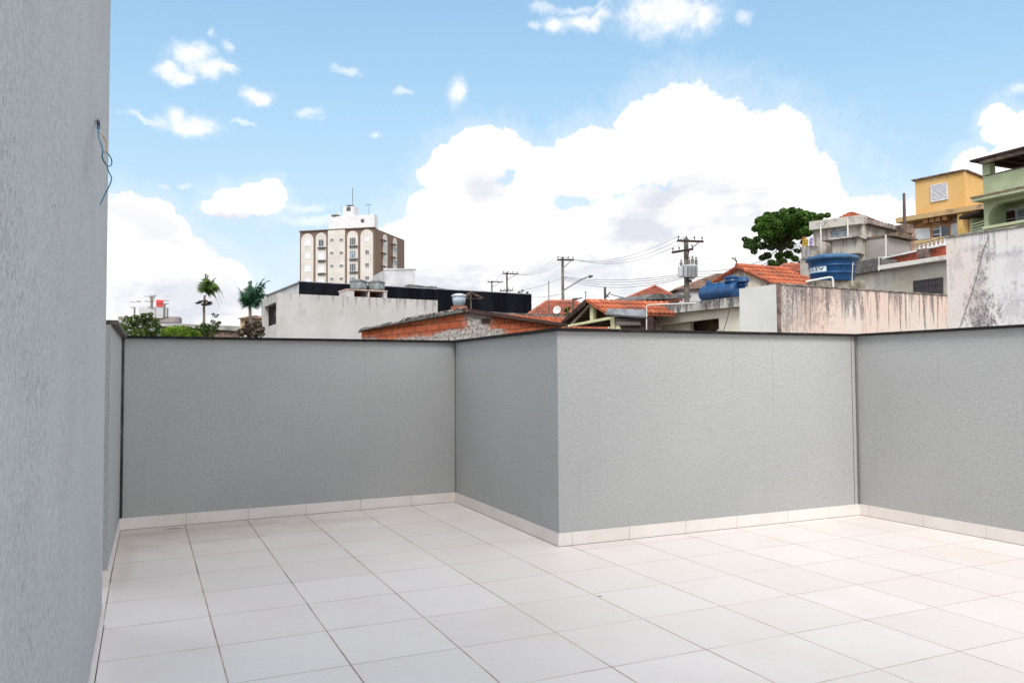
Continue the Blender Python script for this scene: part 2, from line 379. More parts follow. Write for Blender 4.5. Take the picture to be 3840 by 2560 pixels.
while y > -16:
    y2 = max(-16, y-.609); mb.box(-.0055, .004, y2+.002, y-.001, .0006, .118); y = y2
mb.box(-.17, .004, -3.5845, -3.575, .0006, .118)
mb.build('skirting', M['skirt'], hw)
MB().box(.0042, .0085, -16, -3.575, .0004, .003).build('floor_joint', M['sealant'], hw)
# low wall stub behind the gap (closes the terrace on the left)
g = thing('parapet_wall', (-1.6,-3.0,0), 'grey wall closing the narrow gap behind the house wall edge', 'side wall')
MB().box(-1.78, -1.6, -3.58, -2.4, -7, ZT).build('wall_body', M['parapet'], g); MB().box(-1.82, -1.56, -3.58, -2.36, ZT+.002, ZT+.03).build('coping', M['granite'], g)
# loose electric wires on the house wall
def Z10(x, y): return (300+x/3.485, 400+y/3.485)
def smooth(pts, n=5):
    out = []
    for i in range(len(pts)-1):
        p0, p1, p2, p3 = pts[max(i-1,0)], pts[i], pts[i+1], pts[min(i+2,len(pts)-1)]
        for k in range(n):
            t = k/n; out.append(.5*((2*p1)+(-p0+p2)*t+(2*p0-5*p1+4*p2-p3)*t*t+(-p0+3*p1-3*p2+p3)*t**3))
    out.append(pts[-1]); return out
def wire(pts): return smooth([atx(Z10(x, y), d) for x, y, d in pts])
wr = thing('loose_wires', atx(Z10(240,200), 0), 'loose blue and yellow electric wires hanging in a loop from the house wall', 'electric wires')
MB().tube(wire([(240,185,-.004),(241,215,.010),(243,250,.012),(241,290,.012)]), .0065, 6).build('conduit_end', M['cable'], wr)
M['wireblue'] = flat('blue_wire', (.02,.17,.30), .4); M['wireyel'] = flat('orange_wire', (.50,.33,.10), .4); M['wiregreen'] = flat('green_wire', (.03,.16,.13), .4)
MB().tube(wire([(241,250,.012),(240,330,.02),(240,400,.03),(268,470,.045),(298,570,.06),(289,640,.06),(305,700,.06),(352,765,.065),(370,840,.07),(412,930,.08),(390,1020,.075),(345,1110,.06),(262,1280,.04)]), .0026, 6).build('wire', M['wireblue'], wr)
MB().tube(wire([(295,600,.061),(343,598,.068),(395,655,.077),(416,715,.08),(407,765,.08),(372,778,.076),(322,735,.067),(290,655,.06)]), .0026, 6).build('wire', M['wiregreen'], wr)
MB().tube(wire([(241,330,.015),(262,360,.025),(305,395,.03),(342,465,.045),(350,540,.055),(336,595,.06)]), .0030, 6).build('wire', M['wireyel'], wr)

# ------------------------------------------------------------------ ground
def hill(x, y):
    d = (x-CAM.x)*F_.x+(y-CAM.y)*F_.y; s = (x-CAM.x)*R_.x+(y-CAM.y)*R_.y
    k = max(0, min(1, (s-2)/25))*max(0, min(1, (d-12)/25)); k = k*k*(3-2*k)
    return -6.5+k*8
mb = MB(); n = 60; xs = [(-700+1400*(i/n)) for i in range(n+1)]
def sq(i): t = (i/n)*2-1; return math.copysign(abs(t)**2.2, t)*1500
idx = {}
for i in range(n+1):
    for j in range(n+1):
        x, y = sq(i)+10, sq(j)+20; idx[i,j] = mb.vert((x, y, hill(x, y)))
for i in range(n):
    for j in range(n): mb.f.append([idx[i,j], idx[i+1,j], idx[i+1,j+1], idx[i,j+1]])
tag(mb.build('ground', M['ground'], None, True), kind='structure')

# ------------------------------------------------------------------ helpers for houses
def roof_tiles(name, mat, parent, A, B, Ce, De, w=.22, row=.36, amp=.04, thick=.05):
    """A-B upper edge, De-Ce lower edge (A above De, B above Ce); real undulating tiles with stepped courses"""
    A, B, Ce, De = map(Vector, (A, B, Ce, De)); mb = MB()
    nu = max(3, int(max((B-A).length, (Ce-De).length)/w)); nv = max(2, int((((De-A).length+(Ce-B).length)/2)/row)); sub = 4
    nrm = (B-A if (B-A).length > .2 else Ce-De).cross(De-A).normalized()
    if nrm.z < 0: nrm = -nrm
    def pt(u, v): return (A.lerp(B, u)).lerp(De.lerp(Ce, u), v)
    for r in range(nv):
        v0, v1 = r/nv, (r+1)/nv*1.0
        for c in range(nu*sub):
            u0, u1 = c/(nu*sub), (c+1)/(nu*sub)
            def h(u, low): return nrm*(amp*(abs(math.sin(u*nu*PI))**.7)+(.035 if low else 0))
            q = [pt(u0, v0)+h(u0, 0), pt(u1, v0)+h(u1, 0), pt(u1, v1)+h(u1, 1), pt(u0, v1)+h(u0, 1)]
            uu = (u0*nu, u1*nu); mb.face(q, [(uu[0]+.001, r+.1), (uu[1]-.001, r+.1), (uu[1]-.001, r+.9), (uu[0]+.001, r+.9)])
            if r < nv-1 or True: mb.face([q[3], q[2], q[2]-nrm*.05, q[3]-nrm*.05], [(uu[0]+.001, r+.1)]*4)
    mb.slab([A-nrm*.01, B-nrm*.01, Ce-nrm*.01, De-nrm*.01], -nrm*thick)
    return mb.build(name, mat, parent)
def window(F, parent, p0, p1, cols=2, rows=1, frame=.05, d=.0, fm='alu', gm='glass', label=None, name='window'):
    a, za = F.hit(p0); b, zb = F.hit(p1); s0, s1, z0, z1 = min(a,b), max(a,b), min(za,zb), max(za,zb)
    mb = MB()
    F.box(mb, s0, s1, z0, z0+frame, d+.002, d+.06); F.box(mb, s0, s1, z1-frame, z1, d+.002, d+.06)
    F.box(mb, s0, s0+frame, z0+frame, z1-frame, d+.002, d+.06); F.box(mb, s1-frame, s1, z0+frame, z1-frame, d+.002, d+.06)
    for k in range(1, cols):
        c = s0+(s1-s0)*k/cols; F.box(mb, c-frame*.4, c+frame*.4, z0+frame, z1-frame, d+.002, d+.055)
    for k in range(1, rows):
        c = z0+(z1-z0)*k/rows; F.box(mb, s0+frame, s1-frame, c-frame*.4, c+frame*.4, d+.002, d+.052)
    o = mb.build(name, M[fm], parent)
    if label: o['label'] = label
    m2 = MB(); F.box(m2, s0+frame*.5, s1-frame*.5, z0+frame*.5, z1-frame*.5, d+.003, d+.03); m2.build('pane', M[gm], o)
    return o
def louvred(F, parent, p0, p1, slats=8, d=.0, name='shutter', mat='shutter'):
    a, za = F.hit(p0); b, zb = F.hit(p1); s0, s1, z0, z1 = min(a,b), max(a,b), min(za,zb), max(za,zb); mb = MB(); fr = .05*(z1-z0)
    F.box(mb, s0, s1, z0, z1, d+.002, d+.03)
    F.box(mb, s0, s1, z0, z0+fr, d+.032, d+.08); F.box(mb, s0, s1, z1-fr, z1, d+.032, d+.08); F.box(mb, s0, s0+fr, z0+fr, z1-fr, d+.032, d+.08); F.box(mb, s1-fr, s1, z0+fr, z1-fr, d+.032, d+.08)
    h = (z1-z0-2*fr)/slats
    for k in range(slats):
        z = z0+fr+k*h
        mb.hexa([F.P(s0+fr, d+.032, z+.02*h), F.P(s1-fr, d+.032, z+.02*h), F.P(s1-fr, d+.085, z+.05*h), F.P(s0+fr, d+.085, z+.05*h)],
                [F.P(s0+fr, d+.032, z+.72*h), F.P(s1-fr, d+.032, z+.72*h), F.P(s1-fr, d+.07, z+.45*h), F.P(s0+fr, d+.07, z+.45*h)])
    return mb.build(name, M[mat], parent)
def T(p, d): q = at(p, d); return q.z

# ------------------------------------------------------------------ apartment tower
zt = T(Z2(848,458), 180); L, C, R = (atz(Z2(118,497), zt), atz(Z2(848,458), zt), atz(Z2(1141,576), zt))
FT, FS = Fac(L, C), Fac(C, R)
tw = thing('apartment_tower', (L.x,L.y,-6.5), 'tall cream and brown apartment tower with arched wall panels and a white rooftop block', 'apartment tower', None, FT.rz)
walls(L, C, R, -8, zt).build('wall', M['brownclad'], tw)
for x0, x1, y in ((132,252,515),(274,377,505),(582,688,487),(712,835,473)):
    mb = MB(); a, z1 = FT.hit(Z2(x0,y)); b, _ = FT.hit(Z2(x1,y)); FT.arch(mb, a, b, -6, z1, .01, .12, 10); mb.build('arched_panel', M['cream'], tw)
mb = MB(); a, z1 = FT.hit(Z2(396,488)); b, _ = FT.hit(Z2(562,476)); FT.box(mb, a, b, -6, zt+.05, .01, .25); mb.build('stair_panel', M['cream'], tw)
for x0, x1, y in ((930,970,512),(1028,1064,548)):
    mb = MB(); a, z1 = FS.hit(Z2(x0,y)); b, _ = FS.hit(Z2(x1,y+12)); FS.arch(mb, a, b, -6, z1, .01, .12, 8); mb.build('arched_panel', M['cream'], tw)
for k in range(5):
    dy = 127*k
    def W(F, x0, x1, y0, y1, d=.12, **kw): return window(F, tw, Z2(x0, y0+dy), Z2(x1, y1+dy), d=d, frame=.09, **kw)
    sh = [1,1,1,1,1][k]
    W(FT, 168, 226, 572, 632, fm='shutter', gm='shutter')
    W(FT, 300, 355, 570, 640, gm='glass' if k in (0,) else 'shutter', fm='shutter')
    W(FT, 606, 668, 552, 628, gm='glass' if k in (0,2) else 'glassblue', cols=3)
    W(FT, 416, 453, 562, 592, d=.25); W(FT, 508, 548, 560, 590, d=.25)
    W(FT, 757, 799, 545, 590, gm='glass' if k else 'shutter', fm='shutter')
    mb = MB(); FT.pbox(mb, Z2(288,646+dy), Z2(363,655+dy), .12, .55); mb.build('window_ledge', M['darkmetal'], tw); mb = MB(); FT.pbox(mb, Z2(598,630+dy), Z2(676,640+dy), .12, .55); mb.build('window_ledge', M['darkmetal'], tw)
    if k < 3:
        window(FS, tw, Z2(936,590+dy*1.0), Z2(964,640+dy), d=.12, frame=.08, gm='shutter', fm='shutter'); window(FS, tw, Z2(1034,640+dy), Z2(1060,700+dy), d=.12, frame=.08, gm='glassblue')
        mb = MB(); FS.pbox(mb, Z2(928,700+dy-127), Z2(972,708+dy-127), .12, .6); mb.build('window_ledge', M['brownband'], tw); mb = MB(); FS.pbox(mb, Z2(1026,740+dy-127), Z2(1068,748+dy-127), .12, .6); mb.build('window_ledge', M['brownband'], tw)
mb = MB(); FT.box(mb, -.1, FT.L+.1, zt+.0, zt+.25, -.4, .3); mb.build('roof_edge', M['brownband'], tw)
a, z1 = FT.hit(Z2(390,333)); b, z1 = FT.hit(Z2(838,318)); dd = FS.hit(Z2(893,340))[0]
mb = MB(); FT.box(mb, a, b, zt+.26, z1, -dd, -.45); pb = mb.build('rooftop_block', M['white'], tw)
a2, z2 = FT.hit(Z2(528,243)); b2, _ = FT.hit(Z2(632,243))
mb = MB(); FT.box(mb, a2, b2, z1, z2, -3.2, -.6); mb.build('machine_room', M['white'], pb)
window(FT, tw, Z2(706,368), Z2(738,398), d=-.45, frame=.08, fm='darkmetal'); window(FT, tw, Z2(563,250), Z2(602,284), d=-.6, frame=.06, fm='darkmetal')
mb = MB()
for x, y0, y1, r in ((605,50,240,.08),(492,215,335,.04),(765,212,320,.05)):
    s_, zz = FT.hit(Z2(x,y0)); _, zb = FT.hit(Z2(x,y1)); mb.tube([FT.P(s_,-1.5,zb-.2), FT.P(s_,-1.5,zz)], r, 5)
    if x != 765: mb.build('antenna', M['polecrete'], tw); mb = MB()
s_, zz = FT.hit(Z2(765,214)); FT.box(mb, s_-.8, s_+.8, zz-.1, zz, -1.55, -1.45); mb.build('antenna', M['polecrete'], tw); mb = MB()
s_, zz = FT.hit(Z2(590,225)); mb.lathe(FT.P(s_,-1.2,zz-.5), [(.1,0),(.9,.35),(.95,.4)], 12); mb.build('dish', M['polecrete'], tw); mb = MB()
s_, zz = FT.hit(Z2(445,330)); mb.lathe(FT.P(s_,-1.2,zz-.1), [(1.1,0),(.9,.35),(.1,.5)], 12)
mb.build('roof_hatch', M['polecrete'], tw)

# white plain block in front of the tower
zt = T(Z2(945,870), 120); L, C, R = atz(Z2(835,925), zt), atz(Z2(945,870), zt), atz(Z2(1245,868), zt)
F = Fac(C, R); b = thing('white_building', (C.x,C.y,-6.5), 'plain pale windowless building just in front of the brown side of the tower', 'building', None, F.rz)
MB().prism([C, R, R+(L-C), L], -8, zt).build('wall', M['white2'], b); mb = MB(); F.box(mb, -.1, F.L+.1, zt+.002, zt+.25, -.4, .1); mb.build('roof_edge', M['white2'], b)

# long black building
zt = T((1121,1057), 66); L, R, S = atz((1121,1057), zt), atz((1990.8,1104.7), zt), atz((997,1107), zt)
F = Fac(L, R); bb = thing('black_building', (L.x,L.y,-6.5), 'long low building with a black clad front and a white side wall', 'building', None, F.rz)
MB().prism([L, R, R+(S-L), S], -8, zt-.12).build('wall', M['white2'], bb)
m = newmat('black_cladding'); n_ = N(m); n_.base(n_.mix(n_.sstep(n_.noise(n_.coord('Object', (1,1,.2)), .8, 3), .4, .65), (.004,.004,.007), (.009,.009,.014)), .9, .05); M['blackclad'] = m
mb = MB(); k = 0
while k*1.1 < F.L: F.box(mb, k*1.1+.008, min(F.L, k*1.1+1.092), -6, zt, .01, .12+.012*(k % 2)); k += 1
F.box(mb, 0, F.L, -6, zt-.02, .002, .05); mb.build('cladding', M['blackclad'], bb)
mb = MB(); F.box(mb, -.1, F.L, zt+.002, zt+.07, -.1, .16); mb.build('flashing', M['galv'], bb)
S1 = Fac(S, L); mb = MB(); S1.box(mb, 0, S1.L-.02, zt-.11, zt-.02, -.3, .15); mb.build('roof_edge', M['galv'], bb)
a, z0 = F.hit(Z3(555,470)); c, z1 = F.hit(Z3(630,430)); e, _ = F.hit(Z3(1330,500))
mb = MB(); F.poly(mb, [(a,zt-.1),(c,z1),(e,zt-.1)], -1.2, -.2); mb.build('roof', M['roofgrey'], bb)
mb = MB(); a, z1 = F.hit(Z3(958,438)); e, _ = F.hit(Z3(1020,438)); F.box(mb, a, e, zt-.1, z1+.2, -4.2, -2.9); mb.build('vent_box', M['galv'], bb)

# white concrete building with the open end
zt = T((1040,1099), 45); K, E_, S = atz((1040,1099), zt), atz((1641,1126), zt), atz((981,1128), zt)
F = Fac(K, E_); S1 = Fac(S, K)
M['oldwhite'] = stained('old_white_render', (.43,.42,.42), (.38,.37,.365), (.14,.125,.12), zt+6.5, .9, .75, 2.4, .52, .25, gain=9)
cb = thing('concrete_building', (K.x,K.y,-6.5), 'weathered white concrete building with an open shaded bay at its end', 'building', None, F.rz)
back = S-K
mb = MB(); F.box(mb, 0, F.L, -8, zt, -.25, 0)
a0, zl = S1.hit(Z1(1545,1438)); a1, zu = S1.hit(Z1(1662,1190)); zl = S1.hit(Z1(1600,1420))[1]
S1.box(mb, 0, S1.L-.25, -8, zl, -.25, 0); S1.box(mb, 0, S1.L-.25, zu, zt, -.25, 0); S1.box(mb, 0, max(.15,a0), zl, zu, -.25, 0)
B2 = F.P(0,0,0)+back; B3 = F.P(F.L,0,0)+back
mb.prism([B2, B3, B3-back.normalized()*.25, B2-back.normalized()*.25], -8, zt)
mb.prism([F.P(F.L-.25,-.26,0), F.P(F.L,-.26,0), B3-back.normalized()*.26, B3-back.normalized()*.26-F.t*.25], -8, zt)
mb.prism([F.P(1.6,-.26,0), F.P(1.8,-.26,0), B2-back.normalized()*.26+F.t*1.8, B2-back.normalized()*.26+F.t*1.6], -8, zt-.3)
fixn(mb.build('wall', M['oldwhite'], cb))
mb = MB(); mb.prism([F.P(.26,-.26,0), F.P(F.L-.26,-.26,0), B3-back.normalized()*.27-F.t*.26, B2-back.normalized()*.27+F.t*.26], zt-.32, zt-.15); mb.build('roof', M['concrete'], cb)
mb = MB(); S1.box(mb, max(.15,a0)+.1, S1.L-.3, zu-.55, zu-.25, -.9, -.6); mb.build('beam', M['concrete'], cb)
# two grey tanks on a brick stand behind the wall top
s0, _ = F.hit(Z2(585,1100)); s1, zz = F.hit(Z2(978,1140)); zst = F.hit(Z2(780,1068), -.5)[1]
stand = thing('tank_stand', F.P((s0+s1)/2,-.8,zt), 'low rough brick stand carrying the two grey water tanks', 'tank stand', None, F.rz)
mb = MB()
for x0, x1 in ((585,655),(792,806),(945,978)):
    a, _ = F.hit(Z2(x0,1100)); c, _ = F.hit(Z2(x1,1100)); F.box(mb, a, c, zt+.002, zst-.08, -1.6, -.12); mb.build('pier', M['oldwhite'], stand); mb = MB()
mb = MB(); F.box(mb, s0-.03, s1+.03, zst-.078, zst, -1.7, -.08); mb.build('slab', mottled('pinkish_render', (.50,.36,.31), .15, 3, .9), stand)
mb = MB(); F.box(mb, s0+.1, s1-.1, zt+.002, zst-.08, -1.75, -1.62); mb.build('back_wall', M['redbrick'], stand)
for i, (x0, x1, yb, yt) in enumerate(((610,775,1062,992),(790,945,1072,1000))):
    a, _ = F.hit(Z2(x0,yb),-.8); c, _ = F.hit(Z2(x1,yb),-.8); r = (c-a)/2; cen = F.P((a+c)/2, -.8, 0); h = F.hit(Z2((x0+x1)/2, yt),-.8)[1]-zst
    tk = thing('water_tank', (cen.x,cen.y,zst), ('left' if i == 0 else 'right')+' of two round grey water tanks on the white concrete building', 'water tank', 'grey tanks on the brick stand')
    MB().lathe((cen.x,cen.y,zst+.003), [(r*.9,0),(r*.97,h*.5),(r*.93,h*.52),(r,h)], 28).build('tank_body', M['tankgrey'], tk, True)
    MB().lathe((cen.x,cen.y,zst+h+.004), [(r*1.04,0),(r*1.04,.05),(r*.55,.16),(r*.2,.19)], 28).build('lid', M['roofgrey'], tk)

# ------------------------------------------------------------------ raw brick gable house
D0 = 22
A = at((1340,1262), D0); B = at((2105,1222), D0+1.4); F = Fac(A, B)
mb = MB(); pts = []
def sz(p): return F.hit(p)
ap = sz((1752,1172)); lf = sz((1357,1240)); rt = sz((2092,1219))
poly = [(lf[0],-8),(rt[0],-8),rt,ap,lf]
def brick_mat(apex):
    m = newmat('hollow_brick_wall'); n = N(m); tc = n.add('ShaderNodeTexCoord'); sp = n.add('ShaderNodeSeparateXYZ'); n.link(tc.outputs['Object'], sp.inputs[0])
    tilt = n.math('MULTIPLY', sp.outputs[0], 0.11)
    zz = n.math('SUBTRACT', sp.outputs[2], tilt)
    zz = n.math('ADD', zz, n.math('MULTIPLY', n.math('SUBTRACT', n.noise(n.coord('Object'), 2.5, 3), .5), .06))
    cb_ = n.add('ShaderNodeCombineXYZ'); n.link(n.math('ADD', sp.outputs[0], n.math('MULTIPLY', n.math('SUBTRACT', n.noise(n.coord('Object', (1,1,3)), 3.5, 3), .5), .12)), cb_.inputs[0]); n.link(zz, cb_.inputs[1])
    br = n.add('ShaderNodeTexBrick'); n.link(cb_.outputs[0], br.inputs[0]); br.inputs['Scale'].default_value = 1
    br.inputs['Brick Width'].default_value = .32; br.inputs['Row Height'].default_value = .20; br.inputs['Mortar Size'].default_value = .013; br.inputs['Mortar Smooth'].default_value = .3
    br.inputs['Color1'].default_value = (.33,.083,.037,1); br.inputs['Color2'].default_value = (.27,.065,.03,1); br.inputs['Mortar'].default_value = (.075,.045,.035,1)
    fine = n.noise(n.coord('Object'), 12, 5, .7); big = n.noise(n.coord('Object'), 1.8, 5, .65)
    rib = n.math('SINE', n.math('MULTIPLY', zz, 150)); col = n.mix(n.math('MULTIPLY', n.sstep(rib, .2, 1), .12), br.outputs[0], (.2,.07,.04))
    col = n.mix(n.math('MULTIPLY', n.sstep(big, .5, .7), .5), col, (.36,.14,.075)); hs = n.noise(n.coord('Object', (6,6,.8)), 4, 3, .6); col = n.mix(n.math('MULTIPLY', n.sstep(hs, .50, .66), .75), col, (.20,.085,.05)); col = n.mix(n.math('MULTIPLY', n.sstep(fine, .52, .7), .6), col, (.15,.07,.05))
    # mortar smear under the apex and along the foot
    dx = n.math('ABSOLUTE', n.math('SUBTRACT', sp.outputs[0], apex[0]+.32)); mx = n.math('ADD', n.math('DIVIDE', dx, .50), n.math('MULTIPLY', n.math('SUBTRACT', fine, .5), 1.5))
    k1 = n.math('SUBTRACT', 1.0, n.sstep(mx, .35, 1.0))
    low = n.math('SUBTRACT', 1.0, n.sstep(n.math('ADD', n.math('SUBTRACT', n.math('SUBTRACT', sp.outputs[2], n.math('MULTIPLY', n.math('SUBTRACT', 1.0, n.sstep(dx, .3, 2.4)), .30)), apex[1]-.78+6.5), n.math('MULTIPLY', n.math('SUBTRACT', big, .5), .5)), -.06, .08))
    lowm = n.math('MULTIPLY', low, n.math('SUBTRACT', 1.0, n.sstep(sp.outputs[0], apex[0]+.9, apex[0]+1.3)))
    mc = n.mix(n.sstep(fine, .42, .62), (.34,.32,.31), (.13,.12,.115)); col = n.mix(n.math('MAXIMUM', k1, lowm), col, mc)
    n.base(col, .95, .1); n.bump(n.math('ADD', n.math('MULTIPLY', br.outputs[1], -.7), fine), .02); return m
M['brick'] = brick_mat(ap)
bh = thing('brick_house', (F.A.x,F.A.y,-6.5), 'low house with a raw orange hollow-brick gable smeared with grey mortar', 'house', None, F.rz)
mb = MB(); F.poly(mb, poly, -.2, 0); fixn(mb.build('wall', M['brick'], bh))
mb = MB(); ln = 7.0
lfo, apo, rto = (lf[0]-.04, lf[1]-.01), (ap[0], ap[1]+.02), (rt[0]+.25, rt[1]-.03)
nv = 42; prev = None                                     # left slope: corrugated sheets seen end on
for k in range(nv):
    u0, u1 = k/nv, (k+1)/nv
    def q(u, up): s_ = lfo[0]+(apo[0]-lfo[0])*u; z = lfo[1]+(apo[1]-lfo[1])*u+.012+.022*math.sin(u*nv*PI*1.0+.5*PI*(0)); return s_, z+up
    (sa, za), (sb, zb) = q(u0, 0), q(u1, 0); h_ = .04+.05*rnd.random()
    F.poly(mb, [(sa,za),(sb,zb),(sb,zb+h_),(sa,za+h_)], -1.2, .14+.04*rnd.random())
fixn(mb.build('left_roof', M['roofgrey'], bh)).name = 'roof'
mb = MB(); F.poly(mb, [apo,(rto[0],rto[1]),(rto[0],rto[1]+.05),(apo[0],apo[1]+.07)], -ln, .12); fixn(mb.build('roof', M['roofgrey'], bh))
mb = MB(); F.poly(mb, [(apo[0]-.15,apo[1]-.01),(rto[0],rto[1]-.03),(rto[0],rto[1]+.06),(apo[0]-.15,apo[1]+.10)], .121, .17); fixn(mb.build('verge_board', M['darkwood'], bh))
mb = MB()                                                # loose ridge tiles along the left verge
for k in range(17):
    u = .40+.6*k/17; s_ = lfo[0]+(apo[0]-lfo[0])*u; z = lfo[1]+(apo[1]-lfo[1])*u+.10
    mb.lathe(F.P(s_, .02, z), [(.045,-.25),(.05,.12)], 7, F.n)
mb.build('edge_tiles', mottled('verge_tiles', (.26,.22,.20), .3, 9, .9, c2=(.05,.045,.045), thr=(.42,.55)), bh)
hole = F.hit(Z3(1365,795)); mb = MB(); F.box(mb, hole[0]-.13, hole[0]+.13, hole[1]-.07, hole[1]+.07, .002, .02); mb.build('brick_hole', M['darkwood'], bh)
# dark edge line where the verge meets the ridge: short timber post
# roof behind it: orange tiles between the verge and the satellite dish
zt = T(Z3(1600,722), 30); A = atz(Z3(1560,716), zt); B = atz(Z3(2150,742), zt)
F2 = Fac(A, B); th = thing('tiled_house', (A.x,A.y,-6.5), 'low house with a shallow orange tiled roof right behind the brick gable', 'house', None, F2.rz)
ze = zt-.62; roof_tiles('roof', M['tile'], th, F2.P(0,-1.2,zt+.05), F2.P(F2.L+1.2,-1.2,zt+.0), F2.P(F2.L+1.2,1.5,ze), F2.P(0,1.5,ze), .24, .38)
mb = MB(); F2.box(mb, .1, F2.L+1.0, -8, ze-.1, -1.0, 1.3); mb.build('wall', M['oldwhite'], th)
mb = MB(); F2.box(mb, 0, F2.L+1.2, zt+.02, zt+.13, -1.45, -1.15); mb.build('ridge_cap', M['roofgrey'], th)
# pale tank on the ridge and the bare dryer frame
zb = T(Z3(1100,648), 32); c = at(Z3(1101,648), 46); r = 46*66/2.613/2998; tk = thing('water_tank', c, 'small pale blue-grey water tank beside the bare metal umbrella frame', 'water tank')
MB().lathe(c, [(r*.82,0),(r*.88,.2),(r*.94,.22),(r*1.0,.56)], 28).build('tank_body', M['tankpale'], tk, True)
MB().lathe(c+Vector((0,0,.562)), [(r*1.14,0),(r*1.14,.06),(r*.7,.14),(r*.2,.17)], 28).build('lid', mottled('pale_lid', (.5,.55,.6), .1, 4, .6), tk)
sup = thing('tank_support', (c.x,c.y,-6.5), 'narrow masonry column under the pale blue-grey water tank', 'tank support'); MB().box(c.x-.36, c.x+.36, c.y-.36, c.y+.36, -8, c.z-.003).build('column', M['tileold'], sup)
pm = at(Z3(1217,700), 30.5); top = at(Z3(1217,508), 30.5)
um = thing('umbrella_frame', pm, 'bare rusty umbrella frame with drooping ribs on a thin mast', 'umbrella frame')
MB().tube([pm-Vector((0,0,.6)), top], .022, 6).build('mast', M['wood'], um)
for (x, y) in ((1135,540),(1170,570),(1340,565),(1330,575),(1262,552),(1150,560)):
    MB().tube([top, at(Z3(x,y), 30.5+((x*7) % 5-2)*.25)], .012, 5).build('rib', M['wood'], um)
MB().tube([at(Z3(1170,572),30.4), at(Z3(1330,575),30.6)], .011, 5).build('cross_bar', M['wood'], um)

# ------------------------------------------------------------------ street poles and cables
def pole(px, base_y, top_y, D, Zf, arms, label, lamp=None, braces=True, r=.15, zdeep=-7, armside=None):
    tp = at(Zf(px, top_y), D); P0 = Vector((tp.x, tp.y, zdeep))
    t = thing('utility_pole', P0, label, 'utility pole', 'concrete utility poles along the street')
    MB().tube([P0, tp], r*1.35, 8, r2=r*.75).build('post', M['polecrete'], t)
    ends = []
    for (xa, ya, xb, yb, skew) in arms:
        a = at(Zf(xa, ya), D-.35-skew); b = at(Zf(xb, yb), D-.35+skew); ax = (b-a).normalized()
        mb = MB(); up = Vector((0,0,.065)); w = ax.cross(Vector((0,0,1))).normalized()*.05
        mb.hexa([a-up-w, b-up-w, b-up+w, a-up+w], [a+up-w, b+up-w, b+up+w, a+up+w]); arm = mb.build('cross_arm', M['darkwood'], t)
        for k in (.04, .34, .66, .96) if yb is not None else (): 
            q = a.lerp(b, k)+Vector((0,0,.066)); MB().lathe(q, [(.02,0),(.02,.08),(.05,.10),(.04,.16),(.05,.18),(.025,.24)], 8).build('insulator', M['darkmetal'], arm)
            ends.append(q+Vector((0,0,.23)))
        mid = a.lerp(b, .5); q = Vector((tp.x, tp.y, mid.z-.7)); MB().tube([a.lerp(b,.82)-up, q], .03, 5).build('brace', M['darkmetal'], t)
    return t, tp, ends
p1, t1, e1 = pole(1422, 520, 402, 112, Z3, [(1380,411,1530,412,.4)], 'farthest and smallest utility pole, standing left of the next one over the black building')
p2, t2, e2 = pole(1570, 520, 315, 92, Z3, [(1528,328,1680,334,.5),(1500,497,1630,492,.3)], 'utility pole with one high crossarm and one low over the black building')
p3, t3, e3 = pole(322, 880, 250, 68, Z4, [(265,277,445,280,.5)], 'middle utility pole with a single crossarm and a street lamp arm')
p4, t4, e4 = pole(1683, 740, 38, 50, Z4, [(1590,66,1872,76,.5),(1530,196,1760,158,-.5)], 'nearest utility pole carrying the grey transformer and two crossarms', r=.19)
# lamp arm on pole 3
la = [at(Z4(x,y), 68) for x, y in ((330,615),(420,560),(520,500),(600,465),(632,457))]
ob = MB().tube(smooth(la), .055, 6).build('lamp_arm', M['polecrete'], p3); a, b_ = at(Z4(612,462),68), at(Z4(655,452),68)
MB().tube([a, a.lerp(b_,.5)-Vector((0,0,.02)), b_], .14, 8, r2=.08).build('lamp_head', M['darkmetal'], ob)
# transformer
tr = thing('transformer', at(Z4(1740,400), 49.6), 'grey finned transformer hung on the nearest utility pole', 'transformer')
def zbox(mb, Zf, x0, x1, y0, y1, D, dd):
    a, b_, c, d_ = at(Zf(x0,y1),D), at(Zf(x1,y1),D), at(Zf(x1,y1),D+dd), at(Zf(x0,y1),D+dd); zt_ = at(Zf((x0+x1)/2,y0),D).z
    c = b_+F_*dd; d_ = a+F_*dd; lo = [Vector((p.x,p.y,a.z)) for p in (a,b_,c,d_)]; hi = [Vector((p.x,p.y,zt_)) for p in (a,b_,c,d_)]
    return mb.hexa(lo, hi)
zbox(MB(), Z4, 1700, 1800, 325, 468, 49.3, .9).build('tank_body', M['transformer'], tr)
mb = MB()
for k in range(9): x = 1690+k*15; zbox(mb, Z4, x, x+4, 335, 462, 49.05, .24)
zbox(mb, Z4, 1668, 1700, 330, 460, 49.3, .5); mb.build('cooling_fins', M['transformer'], tr)
mb = MB(); c = at(Z4(1625,465), 49.6); mb.lathe((c.x,c.y,c.z), [(.15,0),(.17,.05),(.17,.62),(.1,.68)], 14); mb.build('side_drum', M['transformer'], tr)
mb = MB()
for x, y in ((1715,310),(1755,300),(1795,312),(1630,340)):
    c = at(Z4(x,y+22), 49.6); mb.lathe(c, [(.07,0),(.11,.1),(.07,.15),(.11,.25),(.06,.32),(.04,.5)], 8); mb.build('bushing', M['polecrete'], tr); mb = MB()
mb = MB(); zbox(mb, Z4, 1700, 1750, 492, 520, 49.6, .4); mb.build('fuse_box', M['darkmetal'], tr)
def cable(a, b, sag, label, r=.010, seg=14):
    pts = [a.lerp(b, k/seg)-Vector((0,0,sag*4*(k/seg)*(1-k/seg))) for k in range(seg+1)]
    o = MB().tube(pts, r, 4, cap=False).build('power_cable', M['cable']); tag(o, label, 'power cable', 'overhead power cables between the poles')
G_ = 'thin overhead power cable sagging between two neighbouring utility poles'
